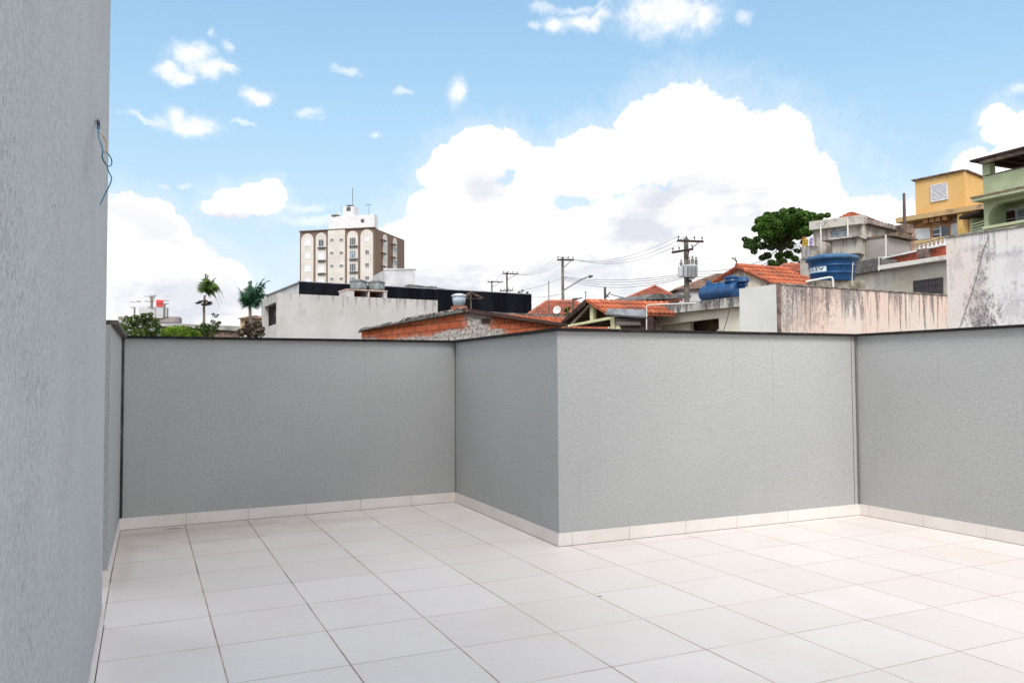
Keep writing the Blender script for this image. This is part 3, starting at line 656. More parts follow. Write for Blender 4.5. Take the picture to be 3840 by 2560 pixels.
for k in range(3): cable(e4[k], e3[k], .9+.1*k, 'thin high power cable between the transformer pole and the lamp-arm pole')
for k in range(3): cable(e3[k], e2[k], .9, 'thin high power cable between the lamp-arm pole and the pole over the black building')
for k in range(2): cable(e2[k], e1[k], .6, 'thin high power cable between the two farthest poles')
for k, (y4, y3) in enumerate(((430,462),(445,468),(462,476),(475,492))):
    cable(at(Z4(1675,y4),50), at(Z4(330,y3),68), .35+.1*k, 'low telephone or power cable in the bundle between the transformer pole and the lamp-arm pole', .014)
for k, (y4, y3) in enumerate(((395,300),(425,345),(455,370),(480,400))):
    cable(at(Z4(1690,y4),50), at(Z4(2600,y3-40),44), .3, 'low cable in the bundle leaving the transformer pole toward the big tree', .013)
for k, (y3, y2) in enumerate(((470,492),(650,520))):
    cable(at(Z4(322,y3),68), at(Z3(1570,y2),92), .4, 'low cable between the lamp-arm pole and the pole over the black building', .014)
cable(at(Z4(850,655),60), at(Z4(1640,610),56), .5, 'single low cable ending at the slim dark post behind the tiled shed', .03)
def mast(Zf, x, yb, yt, D, name, label, cat, r=.03, extra=None, mat='darkmetal'):
    a = at(Zf(x,yb), D); b = at(Zf(x,yt), D); t = thing(name, a, label, cat); MB().tube([a-Vector((0,0,2)), b], r, 6).build('mast', M[mat], t)
    if extra:
        for (x0,y0,x1,y1,rr) in extra: MB().tube([at(Zf(x0,y0),D), at(Zf(x1,y1),D)], rr, 5).build('arm', M[mat], t)
    return t
mast(Z3, 1980, 700, 400, 40, 'antenna_mast', 'very thin tall antenna mast beside the lamp-arm pole', 'antenna', .02)
mast(Z4, 790, 730, 580, 60, 'street_post', 'slim dark post with a forked bracket behind the tiled shed', 'post', .09, [(790,705,850,630,.05),(790,640,830,690,.04)])
mast(Z4, 437, 820, 705, 42, 'antenna_mast', 'short antenna mast with a bent horizontal arm over the orange hip roof', 'antenna', .05, [(437,712,490,706,.06),(490,706,538,695,.035),(437,712,470,700,.03)], 'darkmetal')
mast(Z4, 577, 715, 625, 70, 'antenna_mast', 'tiny distant antenna mast just right of the lamp arm', 'antenna', .035, [(560,628,590,640,.02)])

# ------------------------------------------------------------------ hip roofs in the middle distance
def hip(label, D, ridge, eaves, mat, wallmat, Zf, zdrop, deep=6.0, wall_in=.3):
    """ridge: two px points (may coincide); eaves: left and right px of the front eave at z-zdrop"""
    zr = at(Zf(*ridge[0]), D).z; ze = .5*(at(Zf(*eaves[0]), D-deep*.45).z+at(Zf(*eaves[1]), D-deep*.45).z)
    r0, r1 = atz(Zf(*ridge[0]), zr), atz(Zf(*ridge[1]), zr)
    e0, e1 = at(Zf(*eaves[0]), D-deep*.45), at(Zf(*eaves[1]), D-deep*.45); e0.z = e1.z = ze
    F = Fac(e0, e1); t = thing('tiled_house', (e0.x,e0.y,-6.5), label, 'house', None, F.rz)
    if (r1-r0).dot(F.t) < 0: r0, r1 = r1, r0
    b0, b1 = F.P(0,-deep,ze), F.P(F.L,-deep,ze)
    mid = lambda p: F.P(min(max((p-F.A).dot(F.t), .1), F.L-.1), -deep/2, zr)
    m0, m1 = mid(r0), mid(r1)
    roof_tiles('roof', mat, t, m0, m1+F.t*.01, e1, e0); roof_tiles('roof', mat, t, m0, m0+F.n*.01, e0, b0); roof_tiles('roof', mat, t, m1+F.n*.01, m1, b1, e1); roof_tiles('roof', mat, t, m1, m0+F.t*-.01, b0, b1)
    MB().tube([m0, m1+F.t*.02], .12, 7).tube([m0, e0], .10, 7).tube([m1, e1], .10, 7).build('ridge_tiles', mat, t)
    mb = MB(); F.box(mb, wall_in, F.L-wall_in, -8, ze-.06, -deep+wall_in, -wall_in); mb.build('wall', wallmat, t); return t, F, ze
hip('orange hip-roofed house behind the satellite dish, cut by the lamp-arm pole', 46, [(150,733),(470,735)], [(-60,880),(700,880)], M['tileold'], M['white2'], Z4, 1.9, 7)
hip('house with a pointed orange hip roof left of the blue lying tank', 58, [(1345,562),(1355,562)], [(975,722),(1640,722)], M['tileold'], M['white2'], Z4, 2.9, 7)
hip('house with a brownish-grey tiled roof behind the transformer pole', 64, [(2030,432),(2090,432)], [(1575,592),(2500,600)], M['tilebrown'], M['white2'], Z4, 3.0, 8)
hip('house with a small orange roof peeping below the big tree', 42, [(660,790),(860,795)], [(560,865),(1010,865)], M['tileold'], M['white2'], Z5, 1.2, 4)
# grey sheet roof in front of the pointed hip roof
zt = T(Z4(1640,684), 50); A, B = at(Z4(1180,715), 48), atz(Z4(1700,690), zt); A.z = 0; F = Fac(A, B)
sr = thing('sheet_roof', (A.x,A.y,-6.5), 'flat grey sheet roof lying in front of the pointed orange hip roof', 'roof', None, F.rz)
mb = MB(); za = F.hit(Z4(1185,722))[1]; F.poly(mb, [(0,za),(F.L,zt-.05),(F.L,zt+.12),(1.0,zt+.04),(0,za+.08)], -3, .3); fixn(mb.build('sheet', M['roofgrey'], sr))
mb = MB(); F.box(mb, .2, F.L, -8, za-.05, -2.8, 0); mb.build('wall', M['white2'], sr)
# satellite dish
c = at(Z4(262,830), 41); ds = thing('satellite_dish', c, 'white satellite dish in front of the orange hip roof', 'satellite dish')
axis = (CAM-c).normalized()*.75+Vector((-.45,0,.35)); r = 41*46/2.94/2998
MB().lathe(c, [(r*.05,-.14),(r*.5,-.10),(r*.85,-.03),(r,.03),(r*.97,.032),(r*.5,-.06),(r*.05,-.1)], 24, axis).build('dish', M['pvc'], ds, True)
MB().tube([c-axis.normalized()*.14, c-axis.normalized()*.2-Vector((0,0,1.2))], .04, 6).build('mast', M['darkmetal'], ds)

# ------------------------------------------------------------------ open gabled shed with tiles
D0 = 26
zr = at(Z4(592,716), D0).z; apx = at(Z4(592,716), D0)
lfoot = at(Z4(300,990), D0+1.3); rfoot = at(Z4(822,868), D0-.8)
F = Fac(lfoot, rfoot); sd = thing('tiled_shed', (lfoot.x,lfoot.y,-6.5), 'open gabled shed with dark verge boards, pale yellow beams and an orange tiled roof', 'shed', None, F.rz)
sA, zA = F.hit(Z4(592,716)); sL, zL = F.hit(Z4(300,992)); sR, zR = F.hit(Z4(822,862)); lfz = F.hit(Z4(345,1005))
rdir = (atz(Z4(1640,748), zA)-F.P(sA,0,zA)); rdir.z = 0; rdir = rdir.normalized()
Lr = (atz(Z4(1500,745), zA)-F.P(sA,0,zA)); Lr = Vector((Lr.x,Lr.y,0)).length
r0 = F.P(sA,.05,zA); r1 = r0+rdir*min(Lr, 9.0); e0 = F.P(sR,.05,zR); e1 = at(Z4(1262,835), D0+.2+ (min(Lr,9))*0); 
e1 = e0+rdir*min(Lr, 9.0)*.8
roof_tiles('roof', M['tile'], sd, r0, r1, e1, e0, .2, .3)
l0 = F.P(sL,.05,zL); l1 = l0+Vector((-rdir.x*.0,0,0))-F.n*6
mb = MB(); mb.slab([r0, l0, l0+rdir*6, r0+rdir*6], (0,0,-.05)); fixn(mb.build('roof', M['darkwood'], sd))
mb = MB(); F.poly(mb, [(sL,zL),(sL+.16,zL-.02),(sA,zA-.20),(sA,zA)], .051, .11); fixn(mb.build('verge_board', M['darkwood'], sd))
mb = MB(); i0, i1 = F.hit(Z4(400,985)), F.hit(Z4(605,768)); F.poly(mb, [i0,(i0[0]+.04,i0[1]-.02),(i1[0]+.02,i1[1]-.03),i1], -.1, -.02); i2 = F.hit(Z4(800,850)); F.poly(mb, [i1,(i1[0],i1[1]-.04),(i2[0],i2[1]-.03),i2], -.1, -.02); fixn(mb.build('rafter', mottled('light_rafter', (.33,.29,.24), .15, 5, .8), sd))
mb = MB(); F.pbox(mb, Z4(622,790), Z4(660,955), -.25, -.12); mb.build('post', M['yellowwood'], sd)
mb = MB(); a, b_ = F.hit(Z4(380,1012)), F.hit(Z4(850,918)); F.poly(mb, [(a[0],a[1]-.03),(b_[0],b_[1]-.05),(b_[0],b_[1]+.03),(a[0],a[1]+.04)], -.05, .1); fixn(mb.build('tie_beam', M['yellowwood'], sd))
mb = MB(); F.pbox(mb, Z4(850,905), Z4(895,1060), -.05, .12); mb.build('post', M['yellowwood'], sd); mb = MB(); F.pbox(mb, Z4(895,985), Z4(930,1060), -.02, .10); mb.build('post', M['yellowwood'], sd)
mb = MB(); F.box(mb, sL+.1, sR+2.6, -8, zL-.15, -5, -4.8); s9 = F.hit(Z4(300,1000))[0]
F.poly(mb, [(sL+.2,zL-.3),(sR,zR-.6),(sR,zR-.15),(sA,zA-.1),(sL+.2,zL-.02)], -2.2, -2.0); fixn(mb.build('plank_ceiling', M['wood'], sd))
mb = MB()
for k in range(7):
    u = k/7; s_ = sL+(sA-sL)*(.15+.85*u); z_ = zL+(zA-zL)*(.15+.85*u)-.14; q_ = F.P(s_,-.1,z_); mb.tube([q_, q_+rdir*5.5], .022, 4); mb.build('purlin', M['wood'], sd); mb = MB()
# grey gutter and the dark wooden lean-to below it
G0, G1 = at(Z4(800,840), D0-1.3), at(Z4(1262,850), D0-1.5); F = Fac(G0, G1)
gt = thing('metal_lean_to', (G0.x,G0.y,-6.5), 'grey sheet metal flashing over a dark wooden lean-to beside the pale yellow post', 'lean-to', None, F.rz)
mb = MB(); a, za = F.hit(Z4(820,812)); b_, zb = F.hit(Z4(1250,825)); c0, zc = F.hit(Z4(790,872)); c1, zd = F.hit(Z4(1262,905)); F.poly(mb, [(c0,zc),(c1,zd),(b_,zb),(a,za)], -.02, .02); fixn(mb.build('flashing', M['galv'], gt))
mb = MB(); F.poly(mb, [(c0,zc-.05),(c1,zd-.06),(c1,zd-.01),(c0,zc-.002)], .021, .12); fixn(mb.build('gutter', M['darkmetal'], gt))
mb = MB(); F.pbox(mb, Z4(895,908), Z4(1330,1150), -.8, -.1); mb.build('wall', M['darkwood'], gt)
mb = MB(); F.pbox(mb, Z4(905,925), Z4(1185,998), -.098, -.02); mb.build('weathered_panel', mottled('grey_planks', (.14,.125,.12), .3, 5, .9, stretch=(.3,1,2)), gt)
# white pipe frame
pf = thing('pvc_pipe', at(Z4(1245,1050), 24.5), 'thin white vent pipe rising beside the shed and bending right along the slab', 'pipe')
MB().tube([at(Z4(1248,1150),24.4), at(Z4(1248,785),24.4), at(Z4(1262,773),24.4), at(Z4(1800,752),24.0)], .018, 8).build('pipe_run', M['pvc'], pf)

# ------------------------------------------------------------------ concrete slab house with the lying blue tank
D1 = 24; zt = at(Z4(2270,690), D1).z
A, B = atz(Z4(1270,803), zt), atz(Z4(2285,690), zt); F = Fac(A, B)
M['slabstain'] = stained('stained_slab_edge', (.46,.44,.42), (.26,.25,.24), (.05,.047,.047), zt+6.5, .35, .95, 2.6, .48, .8, gain=7)
M['beigewall'] = stained('beige_wall', (.60,.57,.49), (.56,.52,.45), (.3,.27,.24), zt+6.5, .9, .35, 2, .66, -.4)
sh_ = thing('slab_roof_house', (A.x,A.y,-6.5), 'beige house with a black-stained flat slab roof under the lying blue tank', 'house', None, F.rz)
zb0 = F.hit(Z4(2270,800))[1]
mb = MB(); F.box(mb, 0, F.L+.2, zb0, zt, -6, .25); mb.build('roof_slab', M['slabstain'], sh_)
oL, oz1 = F.hit(Z4(1345,1000)); oR, ozT = F.hit(Z4(2045,918)); ozT = F.hit(Z4(1800,948))[1]
zlow = oz1-1.5
mb = MB(); zq1, zq2 = F.hit(Z4(1345,1000))[1], F.hit(Z4(2045,918))[1]; ozT = max(zq1, zq2); F.poly(mb, [(.02,zq1),(oR,zq2),(oR,zb0-.003),(.02,zb0-.003)], -.2, 0); F.box(mb, oR+.001, F.L, -8, zb0-.003, -.2, 0); F.box(mb, .02, oL+.05, -8, zq1-.002, -.2, 0); F.box(mb, oL+.06, oR-.01, -8, zlow, -.2, 0); mb.build('wall', M['beigewall'], sh_)
mb = MB(); F.box(mb, -7, F.L+1, -8, zb0-.02, -3.2, -3.0); mb.build('back_wall', M['darkwood'], sh_)
mb = MB(); xm = F.hit(Z4(1645,1000))[0]; F.box(mb, oL-.6, xm, zlow, zb0-.01, -.5, -.35); mb.build('inner_wall', M['beigewall'], sh_)
mb = MB(); F.box(mb, xm-1.6, oR+.8, zlow, zb0-.01, -1.0, -.8); mb.build('inner_wall', mottled('brown_inner_wall', (.13,.085,.06), .2, 2, .9), sh_)
# triangular sloping curtain of wall below the beam (the beam drops toward the left)
# horizontal blue tank lying on the slab
c0, c1 = F.P(F.hit(Z4(1790,740))[0],-.42,zt+.01), F.P(F.hit(Z4(2165,700))[0],-.42,zt+.01)
rr = .5*(F.hit(Z4(1985,548),-.4)[1]-zt); ax = (c1-c0).normalized(); c0z = c0+Vector((0,0,rr*.94))+F.n*.0
tk = thing('water_tank', (c0+c1)/2, 'blue polyethylene tank lying on its side on the stained slab roof', 'water tank'); LT = (c1-c0).length
def hull(cen, ax, L, r, squash):
    mb = MB(); side = ax.cross(Vector((0,0,1))).normalized(); up = Vector((0,0,1)); rings = []; NS = 20
    prof = [(0,.0),(0,.86),(.02,.95),(.06,1),(.2,1),(.215,.965),(.235,.965),(.25,1),(.5,1),(.515,.965),(.535,.965),(.55,1),(.75,1),(.765,.965),(.785,.965),(.8,1),(.94,1),(.98,.95),(1,.86),(1,0)]
    for t_, k in prof: rings.append([mb.vert(cen+ax*(L*t_)+side*(r*1.25*max(k,.001)*math.cos(q*2*PI/NS))+up*(r*max(k,.001)*max(-.93, math.sin(q*2*PI/NS)))) for q in range(NS)])
    for a in range(len(prof)-1):
        for q in range(NS): mb.f.append([rings[a][q], rings[a][(q+1) % NS], rings[a+1][(q+1) % NS], rings[a+1][q]])
    return mb
hull(c0z, ax, LT, rr, 1).build('tank_body', M['tankblue'], tk, True)
lidc = c0z+ax*LT*.80+Vector((0,0,rr*.93)); MB().lathe(lidc, [(.21,0),(.23,.05),(.20,.12),(.24,.13),(.24,.19),(.06,.23)], 20).build('lid', M['tankblue'], tk)
mb = MB(); mb.lathe(c0z+ax*LT*.12+Vector((0,0,rr*.9)), [(.10,0),(.10,.13),(.05,.16)], 12)
for k in (.35, .5): mb.build('vent_cap', M['tankblue'], tk); mb = MB(); q = c0z+ax*LT*k+Vector((0,0,rr*.95)); mb.lathe(q, [(.15,0),(.12,.05),(.03,.07)], 14)
mb.build('vent_cap', M['tankblue'], tk); mb = MB()
mb.lathe(c0z+ax*LT*1.12+Vector((0,0,rr*.75)), [(.12,0),(.19,.04),(.17,.14),(.05,.2)], 14); mb.tube([c0z+ax*LT*.96+Vector((0,0,rr*.5)), c0z+ax*LT*1.2+Vector((0,0,rr*.56))], .07, 8); mb.build('outlet', M['tankblue'], tk)
cbp = smooth([at(Z4(x,y), D1-.3-.0*k) for k, (x, y) in enumerate(((2265,590),(2225,640),(2180,700),(2165,800),(2140,920),(2095,1065)))])
tag(MB().tube(cbp, .012, 5).build('black_cable', M['cable']), 'black cable hanging down the beige wall from the lying blue tank', 'cable')
c = at(Z4(2050,1048), D1-.6); 
lm = thing('wall_lamp', c, 'small pale shade just above the coping under the hanging black cable', 'lamp'); MB().lathe(c, [(.17,-.14),(.1,-.06),(.03,.02)], 14).build('lamp_shade', M['concrete'], lm)

# ------------------------------------------------------------------ corner house: white panel, stained wall, gable roof
DC = 20.5; zc = at((2911,1066), DC).z; Lp, Cc, Rr = atz((2772,1083), zc), atz((2911,1066), zc), atz((3560,1109), zc)
FL, FR = Fac(Lp, Cc), Fac(Cc, Rr)
M['pinkstain'] = stained('pink_stained_wall', (.58,.45,.395), (.55,.50,.465), (.10,.09,.095), zc+6.5, .75, .92, 4.2, .60, .80, spots=[(.9,zc+5.9,1.3,.9,.6),(1.6,zc+6.3,1.4,.3,.5),(.35,zc+5.6,.25,1.2,.6)], gain=11)
M['panel'] = stained('patched_white_wall', (.58,.58,.57), (.52,.52,.51), (.22,.21,.2), zc+6.5, 1.2, .35, 2, .56, -1.2, spots=[(-.28,zc+5.55,.10,.16,.6),(-.9,zc+6.0,.3,.3,.2)])
ch = thing('corner_wall', (Cc.x,Cc.y,-6.5), 'long pinkish yard wall streaked black with rain, meeting a plain pale end panel', 'wall', None, FR.rz)
mb = MB(); FR.box(mb, 0, FR.L, -8, zc, -.2, 0); mb.build('wall_face', M['pinkstain'], ch)
mb = MB(); q = FL; FL.box(mb, 0, FL.L-.005, -8, zc, -.25, 0); mb.build('end_panel', M['panel'], ch)
mb = MB(); FR.box(mb, .0, .12, -8, zc+.02, .001, .03); mb.build('corner_strip', M['rust'], ch)
mb = MB(); FR.box(mb, .0, FR.L, zc+.002, zc+.035, -.23, .03); mb.build('coping', mottled('blackened_edge', (.10,.09,.08), .3, 6, .9, c2=(.3,.26,.23)), ch)
# gable house
gp = lambda x, y: Z5(x, y)
A = at(Z5(-60,1000), DC+7.6); B = at(Z5(572,1000), DC+6.2); F = Fac(A, B)
M['stripes'] = stained('grey_cream_gable', (.50,.45,.36), (.40,.37,.32), (.08,.075,.08), F.hit(Z5(180,815))[1]+6.5, 2.2, .8, 4.5, .55, .35, gain=10)
gh = thing('gable_house', (A.x,A.y,-6.5), 'house with a rain-streaked gable, orange tiled roof and a small finial on its peak', 'house', None, F.rz)
sA, zA = F.hit(Z5(182,818)); sL, zL = F.hit(Z5(-60,965)); sR, zR = F.hit(Z5(566,992))
mb = MB(); F.poly(mb, [(sL,-8),(sR,-8),(sR,zR-.05),(sA,zA-.05),(sL,zL-.05)], -.2, 0); fixn(mb.build('wall', M['stripes'], gh))
ra = F.P(sA,.12,zA); ea = F.P(sR+.05,.12,zR-.01); la_ = F.P(sL,.12,zL-.01)
r1 = atz(Z5(700,856), zA); rd = Vector((r1.x-ra.x, r1.y-ra.y, 0)); e1 = ea+rd*1.15
roof_tiles('roof', M['tile'], gh, ra, ra+rd, e1, ea, .23, .36, .05); roof_tiles('roof', M['tile'], gh, ra, ra+rd, la_+rd, la_, .23, .36, .05)
MB().tube([ra+Vector((0,0,.05)), ra+rd+Vector((0,0,.05))], .09, 8).build('ridge_tiles', M['tile'], gh)
MB().tube([ra+Vector((0,0,-.0)), ea], .055, 6).tube([ra, la_], .055, 6).build('verge', mottled('verge_red', (.30,.09,.05), .2, 6, .9), gh)
mb = MB(); c = ra+Vector((0,0,.05)); h = at(Z5(170,715),DC+7).z-c.z
mb.tube([c, c+Vector((.0,0,h*.55)), c+R_*-.06+Vector((0,0,h*.8)), c+R_*-.03+Vector((0,0,h))], .035, 6, r2=.02); mb.tube([c+R_*-.05+Vector((0,0,h*.78)), c+R_*-.16+Vector((0,0,h*.92))], .025, 5)
tag(fixn(mb.build('finial', M['rust'])), 'small bird-like finial standing on the gable peak left of the big tree', 'finial')
# round blue tank with its plinth
Dk = 22.6; base = at(Z5(1140,968), Dk); rt_, rb_ = Dk*(232/2.703)/2998, Dk*(205/2.703)/2998; H = at(Z5(1140,742), Dk).z-base.z
pl = thing('tank_plinth', base-Vector((0,0,.4)), 'grey concrete plinth under the round blue tank', 'plinth'); mb = MB()
hh = base.z-(zc-2.2); w = rb_*1.12
a = base-R_*w; MB().hexa([Vector((p.x,p.y,base.z-.003-hh)) for p in (base-R_*w-F_*w*.75, base+R_*w*1.1-F_*w*.75, base+R_*w*1.1+F_*w, base-R_*w+F_*w)], [Vector((p.x,p.y,base.z-.003)) for p in (base-R_*w-F_*w*.75, base+R_*w*1.1-F_*w*.75, base+R_*w*1.1+F_*w, base-R_*w+F_*w)]).build('plinth_block', mottled('mossy_concrete', (.28,.25,.20), .2, 3, .9), pl)
tk = thing('water_tank', base, 'large round blue water tank with a white name label', 'water tank')
def rad(h): return rb_+(rt_-rb_)*(h/H)
prof = []
for a, b_ in ((0,.36),(.36,.68),(.68,.93)): prof += [(rad(H*a)*.995, H*a), (rad(H*a), H*a+.015), (rad(H*b_), H*b_-.03), (rad(H*b_)+.022, H*b_-.015), (rad(H*b_)+.022, H*b_+.012), (rad(H*b_), H*b_+.02)]
prof += [(rad(H), H)]
MB().lathe(base, prof, 48).build('tank_body', M['tankblue'], tk, True)
MB().lathe(base+Vector((0,0,H*.93)), [(rt_*1.03,0),(rt_*1.10,.02),(rt_*1.10,.10),(rt_*1.02,.12),(rt_*.75,.17),(rt_*.3,.21),(rt_*.02,.22)], 48).build('lid', M['tanklid'], tk, True)
# label wrapped round the shell
cv = Vector((CAM.x-base.x, CAM.y-base.y, 0)).normalized(); th0 = math.atan2(cv.y, cv.x)
def wrap(u, h, dr): th = th0+u/rt_; r = rad(h)+dr+.004; return base+Vector((math.cos(th)*r, math.sin(th)*r, h))
def ang(x): return math.asin(max(-.985, min(.985, (x-1130)/228.0)))*rt_   # screen position on the shell
uR = ang(1075); uL = uR-1.18; h0, h1 = H*.40, H*.655
mb = MB(); NSEG = 40
for k in range(NSEG):
    a, b_ = uL+(uR-uL)*k/NSEG, uL+(uR-uL)*(k+1)/NSEG; mb.face([wrap(a,h0,.002), wrap(b_,h0,.002), wrap(b_,h1,.002), wrap(a,h1,.002)])
lb = mb.build('name_label', flat('pale_blue_label', (.62,.72,.80), .5), tk)
fc = bpy.data.curves.new('label_text', 'FONT'); fc.body = 'FORTLEV'; fc.size = 1; fo = bpy.data.objects.new('label_text', fc); COL.objects.link(fo)
bpy.context.view_layer.update(); me = bpy.data.meshes.new_from_object(fo.evaluated_get(bpy.context.evaluated_depsgraph_get())); bpy.data.objects.remove(fo)
xs_ = [v.co.x for v in me.vertices]; ys_ = [v.co.y for v in me.vertices]; x0, x1, y0, y1 = min(xs_), max(xs_), min(ys_), max(ys_)
mb = MB()
for bold in (-.006, .0, .006):
    for p in me.polygons:
        mb.face([wrap(uL+.07+(uR-uL-.14)*((me.vertices[i].co.x-x0)/(x1-x0))+bold, h0+(h1-h0)*(.2+.62*(me.vertices[i].co.y-y0)/(y1-y0)), .0035+abs(bold)*.02) for i in p.vertices])
mb.build('lettering', flat('navy_lettering', (.015,.02,.05), .5), lb)
pp = thing('pvc_pipe', at(Z5(1147,1015), 21.4), 'thick white overflow pipe bending down in front of the round blue tank', 'pipe')
MB().tube([at(Z5(870,962),21.6), at(Z5(1110,918),21.4), at(Z5(1135,921),21.4), at(Z5(1143,940),21.4), at(Z5(1148,1020),21.4)], .028, 10).build('pipe_run', M['pvc'], pp)
pp = thing('pvc_pipe', at(Z5(1345,970), 22.4), 'thin white pipe running up the right side of the round blue tank', 'pipe'); MB().tube([at(Z5(1336,1000),22.0), at(Z5(1345,800),22.0), at(Z5(1352,752),22.2)], .011, 6).build('pipe_run', M['pvc'], pp)

# ------------------------------------------------------------------ big stained white wall at the right
zt = at((3547,893), 19).z; A, B = atz((3547,893), zt), atz((3840,850), zt); d = (B-A).normalized(); B = A+d*9; F = Fac(A, B)
spw = []
for x_, y_, rx_, rz_, am_ in ((1010,900,.30,.16,.65),(990,1000,.16,.55,.55),(1035,900,.05,.25,.9),(975,1130,.26,.45,.55),(985,1290,.42,.45,.85),(985,1400,.42,.40,.95),(1000,1470,.40,.3,1),(940,850,.35,.12,.5),(800,960,.18,.30,.35),(1240,1300,.5,.5,.45),(1180,900,.7,.10,.35),(760,1080,.10,.5,.3),(1260,960,.3,.5,.3)):
    q_ = F.hit(Z6(x_,y_)); spw.append((q_[0], q_[1]+6.5, rx_, rz_, am_))
M['whitestain'] = stained('white_stained_wall', (.62,.61,.63), (.60,.53,.50), (.13,.115,.13), zt+6.5, 1.2, .6, 4.0, .62, -.2, spots=spw, gain=9, blotamt=.3)
bw = thing('stained_wall', (A.x,A.y,-6.5), 'tall white wall with grey rain stains rising above the parapet at the far right', 'wall', None, F.rz)
mb = MB(); F.box(mb, 0, F.L, -8, zt, -.22, 0); mb.build('wall_face', M['whitestain'], bw)
mb = MB(); F.box(mb, -.02, F.L, zt+.002, zt+.04, -.25, .03); mb.build('coping', mottled('lichen_edge', (.13,.12,.11), .3, 5, .9, c2=(.32,.3,.28)), bw)
tag(MB().tube([F.P(*(lambda q: (q[0], (.02), q[1]))(F.hit(Z6(x,y)))) for x, y in ((1055,745),(1010,860),(960,1060),(905,1230),(820,1480))], .005, 5).build('black_cable', M['cable']), 'thin black cable crossing the tall stained white wall diagonally', 'cable')

# ------------------------------------------------------------------ cream house behind the streaked wall
zt = at(Z8(2290,870), 26.5).z; R0 = atz(Z8(2330,845), zt); C0 = atz(Z8(1340,1000), zt); dirc = (C0-R0).normalized(); L0 = C0+dirc*3.0; F = Fac(L0, R0+(-dirc)*2)
spc = []
for x_, y_, rx_, rz_, am_ in ((1215,1140,.18,.35,.8),(1040,1200,.45,.4,.35),(1480,1160,.07,.3,.8),(1620,1180,.25,.12,.35),(1350,1250,.06,.9,.5),(1560,1330,.5,.12,.3),(900,1120,.25,.12,.7)):
    q_ = F.hit(Z8(x_,y_)); spc.append((q_[0], q_[1]+6.5, rx_, rz_, am_))
M['creamwall'] = stained('peeling_cream_wall', (.52,.485,.40), (.50,.48,.44), (.30,.24,.18), zt+6.5, 1.0, .6, 1.2, .45, -.6, gain=6, blotamt=.8, spots=spc)
ch2 = thing('cream_house', (L0.x,L0.y,-6.5), 'peeling cream house with a grid window and a raw brick band under its roof edge', 'house', None, F.rz)
mb = MB(); F.box(mb, 0, F.L, -8, zt-.15, -.2, 0); mb.build('wall', M['creamwall'], ch2)
sC = F.hit(Z8(1340,1000))[0]
mb = MB(); F.box(mb, sC, F.L, zt-.149, zt, -.6, .35); mb.build('cornice', mottled('white_cornice', (.62,.60,.56), .1, 2, .9, c2=(.4,.38,.34), thr=(.5,.7)), ch2)
mb = MB(); F.box(mb, 0, sC-.002, zt-.149, zt+.25, -.6, .18); F.box(mb, 0, sC+1.2, zt+.002, zt+.5, -1.6, -.9); mb.build('mouldy_ledge', M['slabstain'], ch2)
Fb = Fac(F.P(0,-.8,0), F.P(F.L,-.8,0)); a, za = Fb.hit(Z8(1400,868)); b_, zb = Fb.hit(Z8(2300,660))
mb = MB(); Fb.poly(mb, [(a,zt+.002),(b_,zt+.002),(b_,zb-.03),(a,max(za-.03, zt+.06))], -.2, 0); fixn(mb.build('brick_band', M['redbrick'], ch2))
mb = MB(); Fb.poly(mb, [(a-.2,za-.03),(b_,zb-.028),(b_,zb+.03),(a-.2,za+.02)], -.9, .12); fixn(mb.build('roof_edge', M['white'], ch2))
window(F, ch2, Z8(1800,1232), Z8(2262,1485), cols=4, rows=3, frame=.035, d=0, fm='darkmetal', gm='glass')
mb = MB(); a, za = Fb.hit(Z8(1920,745)); b_, zb = Fb.hit(Z8(2070,860)); Fb.box(mb, a, b_, zb, za, .002, .25); mb.build('box_vent', M['rust'], ch2)
pp = thing('pvc_pipe', at(Z8(1243,1070), 27.5), 'thin white pipe elbow on the mouldy ledge of the cream house', 'pipe'); MB().tube([at(Z8(1243,1072),27.5), at(Z8(1243,862),27.5), at(Z8(1370,862),27.7)], .020, 8).build('pipe_run', M['pvc'], pp)
pp = thing('pvc_pipe', at(Z8(1350,860), 28), 'white pipe standing in front of the dark lean-to of the old house', 'pipe'); MB().tube([at(Z8(1354,870),28), at(Z8(1348,505),28)], .024, 8).build('pipe_run', M['pvc'], pp)

# ------------------------------------------------------------------ old weathered house
zt = at(Z8(1003,205), 32).z; L, C, R = atz(Z8(205,312), zt), atz(Z8(1003,205), zt), atz(Z8(1760,395), zt)
FA, FB = Fac(L, C), Fac(C, R)
M['leanstain'] = stained('lean_to_render', (.36,.33,.31), (.28,.26,.25), (.06,.055,.055), 13, 3, .85, 1.6, .4, -.4)
M['oldhouse'] = stained('weathered_render', (.47,.425,.38), (.38,.36,.33), (.085,.078,.075), zt+6.5, 1.6, .75, 1.6, .45, .75, gain=9, blotamt=.75)
oh = thing('old_house', (L.x,L.y,-6.5), 'two-storey house in weathered grey render with white downpipes and a small red roof peak', 'house', None, FA.rz)
walls(L, C, R, -8, zt-.35).build('wall', M['oldhouse'], oh)
mb = MB(); FA.box(mb, -.05, FA.L, zt-.349, zt, -.5, .28); mb.build('parapet_band', mottled('grey_band', (.42,.40,.37), .2, 2, .9, c2=(.16,.15,.14), thr=(.5,.72)), oh)
mb = MB(); FB.box(mb, .0, FB.L, zt-.34, zt-.26, -.3, .22); FB.box(mb, 0, FB.L, zt-.255, zt-.10, -.3, .0)
for k in range(14): FB.box(mb, FB.L*k/14, FB.L*k/14+.05, zt-.098, zt-.07+.01*(k % 3), -.12, .03)
mb.build('roof_edge', mottled('weathered_eave', (.34,.28,.25), .2, 4, .9, c2=(.14,.12,.11)), oh)
